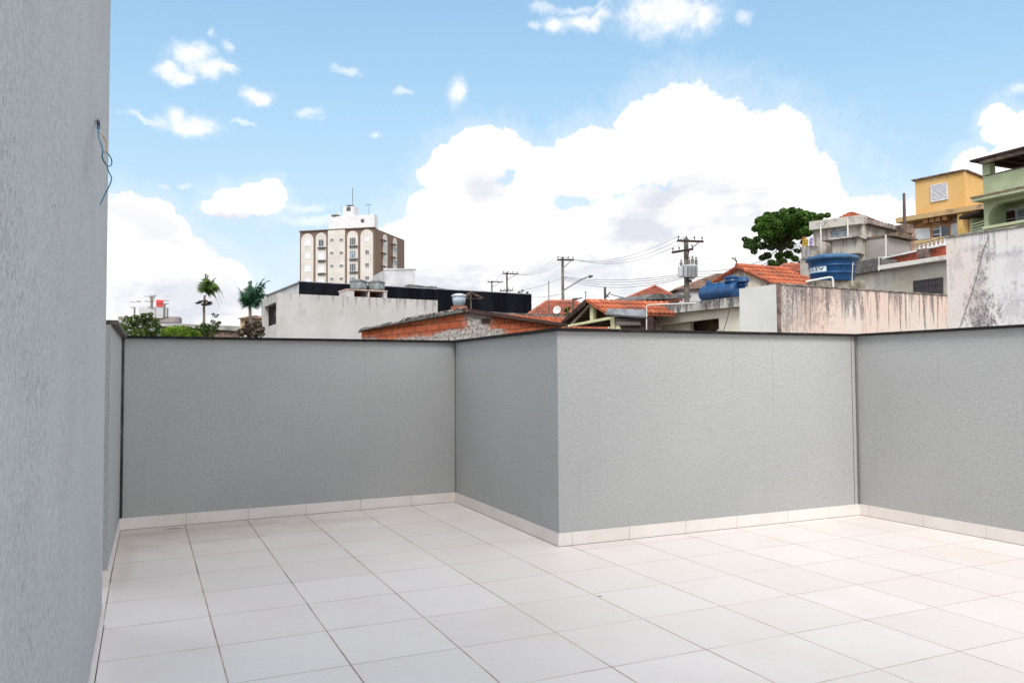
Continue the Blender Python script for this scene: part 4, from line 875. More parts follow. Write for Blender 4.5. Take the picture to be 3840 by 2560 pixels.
pk = FA.hit(Z8(790,160), -2.2); ctr = FA.P(pk[0],-2.2,pk[1]); e0, e1 = FA.P(FA.hit(Z8(430,250))[0],-.45,zt+.01), FA.P(FA.L-.1,-.45,zt+.01)
b0_, b1_ = e0-FA.n*3.6, e1-FA.n*3.6
roof_tiles('roof', M['tile'], oh, ctr, ctr+FA.t*.01, e1, e0); roof_tiles('roof', M['tile'], oh, ctr, ctr+FA.n*.01, e0, b0_); roof_tiles('roof', M['tile'], oh, ctr+FA.n*.01, ctr, b1_, e1)
window(FA, oh, Z8(488,440), Z8(760,612), cols=3, rows=4, frame=.035, d=0, gm='glassblue', fm='galv')
for x, y0, y1 in ((372,350,850),(795,282,575)):
    a, z1 = FA.hit(Z8(x,y0)); _, z0 = FA.hit(Z8(x,y1)); MB().tube([FA.P(a,.32,z0), FA.P(a,.32,z1)], .03, 8).build('downpipe', M['pvc'], oh)
mb = MB(); a, z1 = FA.hit(Z8(480,625)); b_, _ = FA.hit(Z8(1010,560)); _, z0 = FA.hit(Z8(700,850)); z1 = FA.hit(Z8(760,600))[1]
aa = FA.hit(Z8(615,800))[0]; FA.box(mb, aa, FA.L+.0, z0, z1-.03, .002, .7); FA.box(mb, a, FA.L+.1, z1-.028, z1+.04, .002, .95); mb.build('balcony_box', M['oldhouse'], oh)
mb = MB(); a, z1 = FB.hit(Z8(1060,560)); b_, _ = FB.hit(Z8(1390,500)); z0 = FB.hit(Z8(1200,900))[1]
FB.box(mb, .05, b_, z0-3, z1-.08, .02, .9); mb.build('lean_to', M['leanstain'], oh)
mb = MB(); FB.poly(mb, [(.0,z1-.07),(b_+.2,z1-.02),(b_+.2,z1+.03),((b_)*.5,z1+.20),(.0,z1+.0)], -.1, 1.1); fixn(mb.build('lean_to_roof', M['wood'], oh))
# balcony with laundry, left of the house
c = at(Z5(885,700), 33); FQ = Fac(at(Z5(822,700),33), at(Z5(950,690),32.6))
bal = thing('balcony', (c.x,c.y,c.z-.5), 'small concrete balcony with drying laundry at the edge of the big tree', 'balcony', None, FQ.rz)
mb = MB(); FQ.pbox(mb, Z5(822,612), Z5(948,715), -.5, 0); mb.build('parapet', mottled('balcony_render', (.40,.37,.34), .2, 3, .9), bal)
mb = MB(); FQ.pbox(mb, Z5(838,625), Z5(858,705), .002, .02); mb.build('relief_panel', M['white2'], bal); mb = MB(); FQ.pbox(mb, Z5(884,625), Z5(912,705), .002, .02); mb.build('relief_panel', M['white2'], bal)
mb = MB(); FQ.box(mb, -.1, FQ.L+1.2, -8, FQ.hit(Z5(885,716))[1], -2, -.1); mb.build('support_wall', M['oldhouse'], bal)
def cloth(name, label, Zf, x0, x1, y0, y1, D, mat):
    mb = MB(); N_ = 6
    for k in range(N_):
        for j in range(3):
            P = lambda a, b: at(Zf(x0+(x1-x0)*a, y0+(y1-y0)*b+6*math.sin(a*7+b*2)), D+.05*math.sin(a*14+b*3))
            mb.face([P(k/N_, j/3), P((k+1)/N_, j/3), P((k+1)/N_, (j+1)/3), P(k/N_, (j+1)/3)])
    o = mb.build(name, mat, None, True); sm = o.modifiers.new('s', 'SOLIDIFY'); sm.thickness = .015; tag(o, label, 'laundry', 'laundry on the small balcony')
cloth('towel', 'bright yellow towel drying on the balcony under the big tree', Z5, 836, 893, 530, 606, 32.4, M['yellowcloth'])
cloth('towel', 'lilac striped towel drying beside the yellow one', Z5, 908, 940, 512, 608, 32.4, M['purplecloth'])
cloth('towel', 'small orange cloth above the yellow towel on the balcony', Z5, 828, 866, 512, 545, 32.6, M['orangecloth'])
cloth('towel', 'white cloth half hidden among the leaves left of the balcony', Z5, 750, 812, 585, 632, 32.2, M['shutter'])
# slim chimney
c = at(Z6(398,690), 33); ch3 = thing('chimney_stack', c, 'slim dark rusty chimney stack left of the ochre house', 'chimney'); tp = at(Z6(397,420), 33); wpx = 33*13/2.0625/2998
MB().tube([Vector((c.x,c.y,c.z-3)), Vector((c.x,c.y,c.z-.1)), Vector((c.x,c.y,tp.z))], wpx*1.25, 8, r2=wpx*.75).build('flue', mottled('rusty_flue', (.11,.075,.075), .15, 4, .8, stretch=(1,1,.3)), ch3)
MB().box(c.x-.22, c.x+.22, c.y-.22, c.y+.22, c.z-.25, c.z+.12).build('collar', M['rust'], ch3)

# ------------------------------------------------------------------ ochre house
zt = at(Z7(945,440), 48).z; L, C, R = atz(Z7(135,605), zt), atz(Z7(945,440), zt), atz(Z7(1260,566), zt)
FA, FB = Fac(L, C), Fac(C, R)
yh = thing('ochre_house', (L.x,L.y,-6.5), 'ochre yellow house with a white slatted shutter upstairs and an arched window below', 'house', None, FA.rz)
zb = FA.hit(Z7(945,1062))[1]; mb = walls(L, C, R, zb, zt-.01)
M['ochre'].name = 'ochre_house_paint'; mb.build('upper_wall', stained('ochre_paint', (.56,.335,.12), (.57,.37,.16), (.30,.19,.10), zt+6.5, 1.1, .6, 2.0, .64, .05), yh)
mb = MB(); FA.box(mb, -.15, FA.L+.02, zt, zt+.09, -.5, .15); FB.box(mb, .15, FB.L, zt-.001, zt+.088, -.3, .12); mb.build('roof_edge', M['rust'], yh)
louvred(FA, yh, Z7(398,680), Z7(680,905), 12)
mb = MB(); FA.box(mb, -.9, FA.L+1.3, zb-.30, zb-.002, -1, .75); mb.build('eave_slab', mottled('ochre_eave', (.42,.29,.15), .2, 1.5, .9, c2=(.16,.12,.09), thr=(.5,.7)), yh)
mb = MB(); FB.box(mb, .0, FB.L, zb-.28, zb-.01, 0, 1.3); mb.build('side_eave', M['rust'], yh)
lw = MB(); Dn = Vector((0,0,0)); FA.box(lw, -.3, FA.L+.1, -8, zb-.301, -6, -.1); lw.build('lower_wall', M['orangebrown'], yh)
mb = MB()
for x in (330, 430, 530, 640): a = FA.hit(Z7(x,1230))[0]; mb = MB(); FA.box(mb, a, a+.28, zb-.55, zb-.302, -.09, .45); mb.build('eave_bracket', M['orangebrown'], yh)
a, z0 = FA.hit(Z7(425,1545)); b_, z1 = FA.hit(Z7(695,1352)); z1 += .15
mb = MB(); FA.arch(mb, a-.12, b_+.12, z0-.1, z1+.12, -.098, -.03, 12, True); wf = mb.build('window', M['orangebrown'], yh)
mb = MB(); FA.arch(mb, a, b_, z0, z1, -.029, -.01, 12, True); mb.build('pane', M['glass'], wf)
mb = MB(); mm = (a+b_)/2; FA.box(mb, mm-.05, mm+.03, z0, z1-.02, -.009, .03)
for k in range(3): FA.box(mb, a+.05, mm-.05, z0+.2+.33*k, z0+.25+.33*k, -.009, .02)
mb.build('glazing_bars', M['shutter'], wf)
h0_, h1_ = FA.hit(Z7(402,1568))[0], FA.hit(Z7(205,1568))[0]
zz1 = FA.hit(Z7(260,1385))[1]; zz0 = z0
for (s_, o_, lab) in ((a-.13, -.95, 'left'), (b_+.13, .75, 'right')):
    mb = MB(); P0, P1 = FA.P(s_, .02, 0), FA.P(s_+o_, .45, 0); Fo = Fac(P0, P1) if o_ > 0 else Fac(P1, P0)
    Fo.box(mb, 0, Fo.L, zz0, zz1, -.02, .02)
    for k in range(9): hz = (zz1-zz0)/9; Fo.box(mb, .06, Fo.L-.06, zz0+hz*k+.04, zz0+hz*k+hz*.6, .021, .05)
    mb.build('open_shutter', M['shutter'], yh)
mb = MB(); a0 = FA.hit(Z7(905,1200))[0]; b0 = FA.hit(Z7(985,1200))[0]; FA.box(mb, a0, b0, -8, zb-.302, -.09, .6); mb.build('column', mottled('ochre_column', (.56,.36,.13), .1, 2, .85), yh)
mb = MB(); a1_ = FA.hit(Z7(775,1200))[0]; FA.box(mb, a1_, a0-.01, -8, zb-1.7, -.09, .2); FA.box(mb, a1_, a0-.01, zb-1.2, zb-.302, -.09, .02)
mb.build('stone_pier', mottled('tan_stonework', (.30,.23,.18), .25, 6, .9), yh)
cr = MB(); pts = []
for k in range(9): th = k/8*PI/2; pts.append(FA.P(a0+.05-1.0*(1-math.cos(th))*.9, .45, zb-1.4-1.9*math.sin(th)))
cr.tube(pts, .07, 6); cr.build('curved_trim', mottled('yellow_trim', (.60,.45,.18), .1, 2, .8), yh)
# terrace with balusters and the ochre wall behind
bs, bz = at(Z8(1735,800), 36), at(Z8(2330,650), 35); FQ = Fac(bs, bz); bt = thing('balustrade', (bs.x,bs.y,bs.z-.6), 'row of small white balusters along the roof edge in front of the ochre house', 'balustrade', None, FQ.rz)
z0 = FQ.hit(Z8(1740,790))[1]; z1 = z0+.80*(1); zrail = FQ.hit(Z8(1740,680))[1]; slope = (FQ.hit(Z8(2300,650))[1]-z0)/FQ.L
zz_ = lambda s_, o: z0+o+slope*s_
hb = zrail-z0
k = 0
mbl = []
while k*.17 < FQ.L:
    s_ = k*.17+.05; mb = MB(); p = FQ.P(s_, 0, zz_(s_, 0)); mb.lathe(p, [(.035,0),(.06,hb*.2),(.028,hb*.5),(.05,hb*.75),(.035,hb*.95)], 8); mb.build('baluster', M['shutter'], bt); k += 1
mb = MB(); FQ.poly(mb, [(-.1,zz_(-.1,hb*.95)),(FQ.L,zz_(FQ.L,hb*.95)),(FQ.L,zz_(FQ.L,hb*1.12)),(-.1,zz_(-.1,hb*1.12))], -.08, .08); fixn(mb.build('handrail', mottled('rail_tan', (.5,.38,.2), .15, 3, .9), bt))
mb = MB(); FQ.poly(mb, [(-.1,zz_(-.1,-4)),(FQ.L,zz_(FQ.L,-4)),(FQ.L,zz_(FQ.L,0)),(-.1,zz_(-.1,0))], -.1, .1); fixn(mb.build('base_wall', M['white2'], bt))
bs, bz = at(Z8(1700,800), 39), at(Z8(2330,620), 38); FQ = Fac(bs, bz); ow = thing('garden_wall', (bs.x,bs.y,bs.z-1), 'stepped ochre garden wall behind the small white balusters', 'wall', None, FQ.rz)
mb = MB(); k = 0
while k*.35 < FQ.L: zt_ = FQ.hit(Z8(1720+k*40,690-k*8.5))[1]; FQ.box(mb, k*.35, k*.35+.345, -8, FQ.hit(Z8(1750,625))[1]+.02*k*1.4+(.05 if k % 2 else 0), -.15, 0); k += 1
mb.build('wall_face', mottled('tan_ochre_wall', (.46,.32,.14), .2, 2, .9, c2=(.25,.18,.11)), ow)
# ruined pinkish masonry next to the chimney
bs, bz = at(Z8(1560,900), 34.5), at(Z8(1830,900), 34.2); FQ = Fac(bs, bz); ow = thing('rough_wall', (bs.x,bs.y,-6.5), 'rough unplastered reddish masonry wall under the slim chimney', 'wall', None, FQ.rz)
mb = MB(); z9 = FQ.hit(Z8(1700,400))[1]; FQ.poly(mb, [(0,-8),(FQ.L,-8),(FQ.L,z9-.1),(FQ.L*.7,z9+.08),(FQ.L*.45,z9-.25),(0,z9-.45)], -.3, 0); fixn(mb.build('wall_face', mottled('pink_rubble', (.42,.28,.22), .25, 5, .95, .03, 12, c2=(.18,.12,.09)), ow))

# ------------------------------------------------------------------ green house
zs = at(Z7(1062,882), 40).z; A = atz(Z7(1062,882), zs); B = atz(Z7(1916,700), zs); d = (B-A).normalized(); B = A+d*8; F = Fac(A, B)
grn = thing('green_house', (A.x,A.y,-6.5), 'pale green house with an arched ground loggia and a covered roof terrace', 'house', None, F.rz)
zsb = F.hit(Z7(1062,945))[1]
mb = MB(); F.box(mb, 0, F.L, zsb, zs-.04, -5, 0); mb.build('balcony_slab', M['green2'], grn)
mb = MB(); F.box(mb, -.05, F.L, zs-.038, zs+.04, -5, .06); mb.build('slab_edge', mottled('brown_edge', (.25,.19,.13), .2, 3, .9), grn)
Fw = Fac(F.P(0,-.7,0), F.P(F.L,-.7,0))
s0 = Fw.hit(Z7(1255,950))[0]; zp = Fw.hit(Z7(1300,532))[1]
mb = MB(); Fw.box(mb, s0, Fw.L, zs+.042, zp, -.18, 0); mb.build('terrace_parapet', M['green'], grn)
mb = MB(); Fw.box(mb, s0+.6, Fw.L, zp+.002, zp+.06, -.2, .03); mb.build('parapet_cap', M['rust'], grn)
s1 = Fw.hit(Z7(1362,400))[0]; zr = Fw.hit(Z7(1300,315))[1]
mb = MB(); Fw.box(mb, s0, s1, zp+.061, zr, -.4, .02); mb.build('column', M['green'], grn)
# arched loggia: wall with opening built from pieces
aL = Fw.hit(Z7(1335,1300))[0]; zat_ = Fw.hit(Z7(1500,965))[1]; aR = aL+4.6; zlow = Fw.hit(Z7(1290,1395))[1]
mb = MB(); Fw.box(mb, s0, aL, -8, zsb-.002, -.3, 0)
r_ = .75; zc_ = zat_-r_
pts = [(aL,zsb-.002),(aL,zc_)]+[(aL+r_-r_*math.cos(k*PI/16), zc_+r_*math.sin(k*PI/16)) for k in range(1, 9)]+[(aR-r_, zat_),(aR,zc_),(aR,zsb-.002)]
# split the soffit in convex strips
cv = [(aL,zc_)]+[(aL+r_-r_*math.cos(k*PI/16), zc_+r_*math.sin(k*PI/16)) for k in range(1, 9)]
for p, q in zip(cv[:-1], cv[1:]): Fw.poly(mb, [p, q, (q[0],zsb-.002), (p[0],zsb-.002)], -.3, 0)
Fw.box(mb, cv[-1][0], Fw.L, zat_, zsb-.002, -.3, 0); Fw.box(mb, aL, Fw.L, -8, zlow, -.3, 0); fixn(mb.build('wall', M['green'], grn))
mb = MB(); Fw.box(mb, s0+.02, s0+.2, -8, zsb-.004, -1.6, -.31); mb.build('loggia_side_wall', M['green'], grn)
Fr = Fac(F.P(0,-2.2,0), F.P(F.L,-2.2,0)); mb = MB(); Fr.box(mb, s0, Fr.L, -8, zsb-.003, -.2, 0); mb.build('loggia_wall', M['green'], grn)
for x0, x1, y0, y1 in ((1608,1780,1100,1330),(1822,1985,1062,1300)):
    a, z1 = Fr.hit(Z7(x0,y0)); b_, _ = Fr.hit(Z7(x1,y0)); _, z0 = Fr.hit(Z7(x0,y1))
    mb = MB(); Fr.arch(mb, a-.1, b_+.1, z0, z1+.12, .001, .04, 12, True); w_ = mb.build('window', M['shutter'], grn)
    mb = MB(); Fr.arch(mb, a, b_, z0+.02, z1, .041, .055, 12, True); mb.build('pane', M['glassblue'] if x0 > 1700 else mottled('dark_red_shutter', (.08,.03,.03), .2, 5, .6), w_)
    mb = MB()
    for k in range(3): Fr.box(mb, a, b_, z0+.25+.42*k, z0+.29+.42*k, .056, .08)
    mb.build('window_bars', M['white2'], w_)
mb = MB(); Fw.box(mb, s0-.02, Fw.L, zlow+.002, zlow+.14, -.35, .12); mb.build('ledge', M['green2'], grn)
# roof over the terrace
t0 = Fw.hit(Z7(1165,300)); zR_ = Fw.hit(Z7(1230,312))[1]
mb = MB(); Fw.box(mb, t0[0], Fw.L, zR_+.02, zR_+.12, -4.5, .65); mb.build('roof', M['darkwood'], grn)
mb = MB(); Fw.box(mb, t0[0]+.4, Fw.L, zR_-.16, zR_+.018, .3, .5); mb.build('fascia', mottled('weathered_fascia', (.28,.22,.19), .2, 3, .9), grn)
mb = MB()
for k in range(12): Fw.box(mb, t0[0]+.5+k*.7, t0[0]+.6+k*.7, zR_-.10, zR_+.018, -4.4, .28); mb.build('rafter', M['darkwood'], grn); mb = MB()
mb = MB(); a = Fw.hit(Z7(1600,500), -3.8)[0]; Fw.box(mb, a, a+.3, zp-1.2, zR_-.11, -4.0, -3.7); mb.build('rear_post', mottled('bluish_post', (.13,.12,.25), .1, 3, .8), grn)
# side wing with railing between ochre and green house
A2, B2 = at(Z7(985,1500), 43), at(Z7(1262,1500), 41.5); FQ = Fac(A2, B2); sw = thing('side_porch', (A2.x,A2.y,-6.5), 'shaded green porch with pale railings squeezed between the ochre and green houses', 'porch', None, FQ.rz)
mb = MB(); FQ.box(mb, 0, FQ.L, -8, FQ.hit(Z7(1100,1190))[1], -1.6, -1.4); FQ.box(mb, 0, FQ.L, -8, FQ.hit(Z7(1100,1420))[1], -.2, 0); FQ.box(mb, 0, .2, -8, FQ.hit(Z7(1000,1180))[1], -1.2, -.21); mb.build('wall', M['green'], sw)
mb = MB(); z8_ = FQ.hit(Z7(1100,1180))[1]; FQ.box(mb, -.2, FQ.L+.2, z8_, z8_+.15, -1.7, .3); mb.build('roof', M['darkwood'], sw)
for y in (1300,1345,1390): mb = MB(); z_ = FQ.hit(Z7(1100,y))[1]; FQ.box(mb, .2, FQ.L, z_-.03, z_+.03, -.12, -.05); mb.build('rail', M['green2'], sw)

# ------------------------------------------------------------------ vegetation
def leafball(mb, c, rx, ry, rz_, n, size, rg, flat_=.75):
    for _ in range(n):
        while True:
            p = Vector((rg.uniform(-1,1), rg.uniform(-1,1), rg.uniform(-1,1)))
            if .25 < p.length < 1: break
        p = p.normalized()*(p.length**.5)
        q = c+Vector((p.x*rx, p.y*ry, p.z*rz_*flat_)); s = size*rg.uniform(.55,1.3)
        a = Vector((rg.gauss(0,1), rg.gauss(0,1), rg.gauss(0,.5))).normalized(); b = a.cross(Vector((rg.gauss(0,.5), rg.gauss(0,.5), 1))).normalized()
        mb.face([q-a*s, q-b*s*.45, q+a*s, q+b*s*.45])
def tree(name, label, cat, D, Zf, clumps, mat, trunk, leaf, dens, seed, r0=.18, stems=None, zbase=None):
    """clumps: (x,y,radius in zoom px, depth offset m); trunk: list of zoom px points from the base up"""
    rg = random.Random(seed); sc = {Z1:2.529, Z5:2.703, Z3:2.613, Z4:2.94, Z9:7.84}[Zf]
    tp = [at(Zf(x,y), D) for x, y in trunk]; base = Vector((tp[0].x, tp[0].y, zbase if zbase is not None else -6.5))
    t = thing(name, base, label, cat)
    mb = MB(); mb.tube([base]+tp, r0*1.3, 7, r2=r0*.6)
    cr = MB()
    for ic, (x, y, r, off) in enumerate(clumps):
        c = at(Zf(x,y), D+off); R = r/sc*D/2998*(1.22 if cat == 'bush' else 1.05)
        if ic % (4 if cat == 'tree' else 2) == 0: mb.tube([tp[-1], tp[-1].lerp(c,.5)+Vector((0,0,-.4*R)), c], r0*.22, 5, r2=r0*.05)
        leafball(cr, c, R, R, R, int(dens*R*R+12), leaf, rg, .8)
    mb.build('trunk', M['bark'], t); cr.build('crown', mat, t); return t
rg = random.Random(3)
cl = []
# big tree crown: outline followed with clumps of uneven size
for (x, y, r) in ((690,290,75),(560,300,60),(790,265,60),(480,290,45),(640,250,40),(730,240,40),(860,300,70),(930,300,55),(1020,300,38),(1090,290,32),(1000,330,40),(430,370,60),(360,425,42),(530,390,75),(640,400,80),(760,400,85),(870,400,70),(920,450,45),(450,470,65),(560,490,75),(680,500,80),(800,490,65),(290,560,48),(250,530,30),(340,610,50),(370,540,45),(270,600,35),(345,660,32),(430,600,50),(520,610,50),(620,600,60),(720,590,50),(790,640,42),(690,690,52),(600,700,48),(480,700,45),(430,720,38),(520,770,40),(640,760,40),(760,730,38),(820,770,32),(560,800,28),(500,800,22),(730,790,30),(850,560,35)):
    cl.append((x, y, r*.92, rg.uniform(-1.6, 1.6)))
for _ in range(30):
    th_ = rg.uniform(0, 2*PI); q_ = rg.random()**.5; cl.append((655+q_*290*math.cos(th_), 425+q_*150*math.sin(th_), 62, rg.uniform(-2.4,.6)))
tree('shade_tree', 'big dark green spreading tree rising behind the orange gable roof', 'tree', 50, Z5, cl, M['leafdark'], [(590,900),(590,800),(600,700),(640,600)], .095, 5200, 11, .20)
# left bushes
cl = [(x, y, r, rg.uniform(-.8,.8)) for x, y, r in ((200,1440,40),(180,1500,45),(250,1400,55),(260,1480,60),(320,1370,50),(370,1420,65),(360,1500,60),(430,1340,45),(460,1390,55),(480,1460,60),(440,1520,55),(530,1420,30),(540,1480,40),(400,1320,22),(470,1310,20),(240,1340,18),(330,1335,22),(520,1370,25),(160,1430,20))]
tree('leafy_bush', 'dark green leafy bush behind the parapet at the far left corner', 'bush', 34, Z1, cl, M['leafmid'], [(360,1620),(360,1500)], .05, 7500, 12, .10)
cl = [(x, y, r, rg.uniform(-.8,.8)) for x, y, r in ((610,1480,42),(660,1470,48),(720,1460,45),(780,1460,45),(830,1465,42),(600,1520,40),(680,1520,50),(760,1520,50),(840,1520,45),(870,1490,35),(900,1500,35))]
tree('bright_bush', 'bright lime green bush in the middle of the three left-hand bushes', 'bush', 32, Z1, cl, M['leafbright'], [(740,1620),(740,1530)], .045, 9000, 13, .08)
cl = [(x, y, r, rg.uniform(-.6,.6)) for x, y, r in ((940,1450,42),(980,1470,45),(1030,1450,38),(1080,1420,30),(1110,1400,20),(950,1510,45),(1020,1520,40),(1000,1420,28),(1060,1380,18),(1090,1330,15),(1060,1310,10),(1105,1315,9),(970,1410,22),(1080,1470,30),(1120,1385,12))]
tree('leafy_bush', 'mid green bush with tall upright shoots beside the slim palm', 'bush', 33, Z1, cl, M['leafmid'], [(1000,1620),(1000,1520)], .047, 7500, 14, .08)
cl = [(x, y, r, rg.uniform(-.8,.8)) for x, y, r in ((1330,1480,40),(1380,1450,42),(1430,1430,40),(1480,1410,35),(1500,1450,40),(1440,1490,48),(1360,1520,40),(1500,1500,40))]
tree('dry_bush', 'dark brownish dry bush below the thick palm', 'bush', 40, Z1, cl, M['leafbrown'], [(1430,1620),(1430,1500)], .07, 3000, 15, .08)
cl = [(1690,512,14,.2),(1725,500,14,0),(1765,515,12,.2),(1700,525,14,0)]
tree('small_tree', 'tiny green treetop beyond the right end of the black building', 'tree', 90, Z3, cl, M['leafmid'], [(1720,560),(1720,530)], .16, 260, 16, .08)
cl = [(375,820,22,0),(385,860,24,.2),(370,895,24,0),(350,840,16,.3),(395,800,14,0)]
tree('small_tree', 'narrow green shrub beside the lamp-arm pole over the tiled roof', 'tree', 38, Z4, cl, M['leafmid'], [(380,960),(380,900)], .09, 900, 17, .06)

def palm(name, label, D, Zf, sc, trunk, crown, tips, mat, leafw, r0, seed, af=1.0):
    rg = random.Random(seed); tp = [at(Zf(x,y), D) for x, y in trunk]; base = Vector((tp[0].x,tp[0].y,-6.5)); t = thing(name, base, label, 'palm tree')
    MB().tube([base]+tp, r0*1.2, 8, r2=r0*.8).build('trunk', M['palmbark'], t); c = at(Zf(*crown), D)
    for (x, y, off, arch, dn) in tips:
        tip = at(Zf(x,y), D+off); mb = MB(); ns = 22; pts = []
        for k in range(ns+1):
            u = k/ns; p = c.lerp(tip, u)+Vector((0,0,arch*af*4*u*(1-u))); pts.append(p)
        mb.tube(pts, .045*D/80, 4, r2=.012)
        Lf = (tip-c).length
        for k in range(2, ns+1):
            tang = (pts[k]-pts[k-1]).normalized(); side = tang.cross(Vector((0,0,1)))
            if side.length < .1: side = R_.copy()
            side.normalize(); u = k/ns; ll = leafw*(math.sin(min(1,u*1.15+.12)*PI)**.6+.15)
            for sgn in (-1, 1):
                for j in range(2):
                    q = pts[k]-tang*(Lf/ns*.5*j); dirn = (side*sgn*rg.uniform(.5,1)+tang*.55+Vector((0,0,-1))*rg.uniform(dn*.6, dn*1.3)).normalized(); w = tang*(.040*D/60)
                    mb.face([q-w, q+w, q+dirn*ll*rg.uniform(.7,1.1)])
        mb.build('frond', mat, t)
    return t
t = palm('slim_palm', 'tall slim palm with wind-swept fronds all blown to the right', 95, Z1, 2.529, [(975,1450),(973,1250),(980,1130)], (985,1105),
     [(990,930,0,.1,.7),(1010,940,1,.2,.8),(1030,1000,-.6,.6,.9),(1085,965,.5,.3,.8),(1120,1065,-.5,.8,1),(1165,1165,.4,1.2,1),(1150,1120,-1,1.2,1),(1118,1245,.2,1.1,1),(1140,1200,-.4,1.3,1),(1060,1060,.8,.8,1),(1035,1150,.3,.5,1),(975,990,.8,.3,.7),(1075,1130,-1,1.0,1),(962,1075,.4,.4,.8)], M['leafpalm'], .95, .16, 21)
cl_ = at(Z1(978,1205), 94.5); mb = MB(); leafball(mb, cl_, .95, .6, .4, 90, .28, random.Random(2)); mb.build('fruit_cluster', M['leafbrown'], t)
palm('thick_palm', 'thick dark palm with a full round crown next to the white concrete building', 58, Z1, 2.529, [(1425,1440),(1412,1330),(1408,1225)], (1410,1235),
     [(1295,1060,0,.3,.5),(1330,1150,-.8,.5,.6),(1400,1000,.5,.2,.5),(1420,995,-.4,.2,.5),(1480,1010,.4,.5,.6),(1545,970,0,.7,.6),(1595,990,.4,.9,.7),(1560,1060,-.6,.8,.8),(1590,1130,.6,.9,.9),(1530,1180,-.8,.7,.9),(1480,1100,.6,.5,.7),(1440,1080,-.8,.4,.6),(1370,1090,.8,.4,.6),(1500,1240,.5,.8,.9),(1345,1240,.5,.8,.9),(1350,1110,.2,.5,.6),(1460,1250,-1,.6,.9)], M['leafpalm2'], .70, .13, 22, .45)

# small tiled lodge behind the thick palm, grey ridge roof, far buildings
A, B = at(Z1(1300,1440), 62), at(Z1(1520,1440), 62); F = Fac(A, B); lg = thing('small_house', (A.x,A.y,-6.5), 'tiny ochre house with a flat brownish roof behind the thick palm', 'house', None, F.rz)
mb = MB(); F.pbox(mb, Z1(1318,1352), Z1(1500,1500), -3, -.1); mb.build('wall', mottled('pale_ochre', (.55,.42,.28), .15, 1, .9), lg)
mb = MB(); a, z1 = F.hit(Z1(1295,1338)); b_, z0 = F.hit(Z1(1520,1352)); F.poly(mb, [(a,z0),(b_,z0),((a+b_)/2+.6,z1+.12),(a+.8,z1+.04)], -3.4, .3); fixn(mb.build('roof', M['tilebrown'], lg))
mb = MB(); F.pbox(mb, Z1(1362,1375), Z1(1395,1470), -.098, -.05); mb.build('door', M['darkwood'], lg)
A, B = at(Z1(545,1402), 75), at(Z1(1320,1440), 78); F = Fac(A, B); gr = thing('sheet_roof', (A.x,A.y,-6.5), 'long low grey sheet roof behind the left-hand bushes', 'roof', None, F.rz)
mb = MB(); za = F.hit(Z1(700,1400))[1]; ye = F.hit(Z1(1300,1422))[1]; F.poly(mb, [(0,za-.25),(F.L,ye-.5),(F.L,ye),(2.2,za+.0),(.3,za-.15)], -6, .0); fixn(mb.build('sheet', mottled('pale_sheet', (.30,.30,.28), .15, .6, .9), gr)); mb = MB(); F.box(mb, .3, F.L, -8, min(za,ye)-.52, -5.5, -.3); mb.build('wall', M['rust'], gr)
D2 = 300
A, B = at(Z9(15,1000), D2), at(Z9(1825,1000), D2+6); F = Fac(A, B); fb = thing('distant_building', (A.x,A.y,-6.5), 'distant white building crowned with antennas and a red square sign', 'building', None, F.rz)
def pb_(name, mat, x0, x1, y0, y1, d0=-8, d1=0, label=None):
    mb = MB(); F.pbox(mb, Z9(x0,y0), Z9(x1,y1), d0, d1); o = mb.build(name, mat, fb); return o
pb_('base_storey', mottled('taupe_band', (.26,.22,.22), .1, .2, .9), 1010, 1825, 835, 1010); pb_('base_storey', M['white2'], 20, 1000, 860, 1300); pb_('roof_band', M['concrete'], 15, 330, 832, 905, -6, .3)
pb_('upper_block', M['white2'], 640, 1120, 560, 880, -9, -.2); pb_('sign_tower', M['white2'], 1140, 1345, 540, 880, -6, .6)
mb = MB(); F.box(mb, 0, F.L, -8, F.hit(Z9(900,1000))[1], -10, -.5); mb.build('lower_wall', M['white2'], fb)
sg = pb_('sign', M['red'], 1142, 1330, 345, 538, -2, .9)
mb = MB()
for x0, x1, y0, y1 in ((1175,1190,415,490),(1215,1230,415,490),(1190,1215,445,458),(1265,1278,420,488),(1300,1314,420,488),(1278,1300,415,428),(1278,1300,455,466)): F.pbox(mb, Z9(x0,y0), Z9(x1,y1), .905, 1.0)
mb.build('sign_mark', M['darkmetal'], sg)
mb = MB()
for x, y0, y1, r in ((1398,455,860,.32),(1478,580,860,.32),(510,560,860,.30),(1015,230,560,.45)): a, z1 = F.hit(Z9(x,y0)); _, z0 = F.hit(Z9(x,y1)); mb = MB(); mb.tube([F.P(a,.2,z0), F.P(a,.2,z1)], r, 6); mb.build('antenna', M['polecrete'], fb)
mb = MB()
for x0, x1, y0, y1 in ((1390,1510,445,478),(1370,1510,355,380),(390,525,552,580),(560,680,372,415),(360,540,400,420),(800,1110,375,402),(780,900,235,250),(885,1090,528,550)): F.pbox(mb, Z9(x0,y0), Z9(x1,y1), -.2, .3)
for x0, y0, x1, y1 in ((1015,330,940,240),(1015,320,1130,210),(1015,330,1085,300),(1000,270,1060,230)): a, z0 = F.hit(Z9(x0,y0)); b_, z1 = F.hit(Z9(x1,y1)); mb.tube([F.P(a,.2,z0), F.P(b_,.2,z1)], .35, 5)
mb.build('antenna_arms', mottled('antenna_grey', (.30,.29,.27), .1, 1, .7), fb)

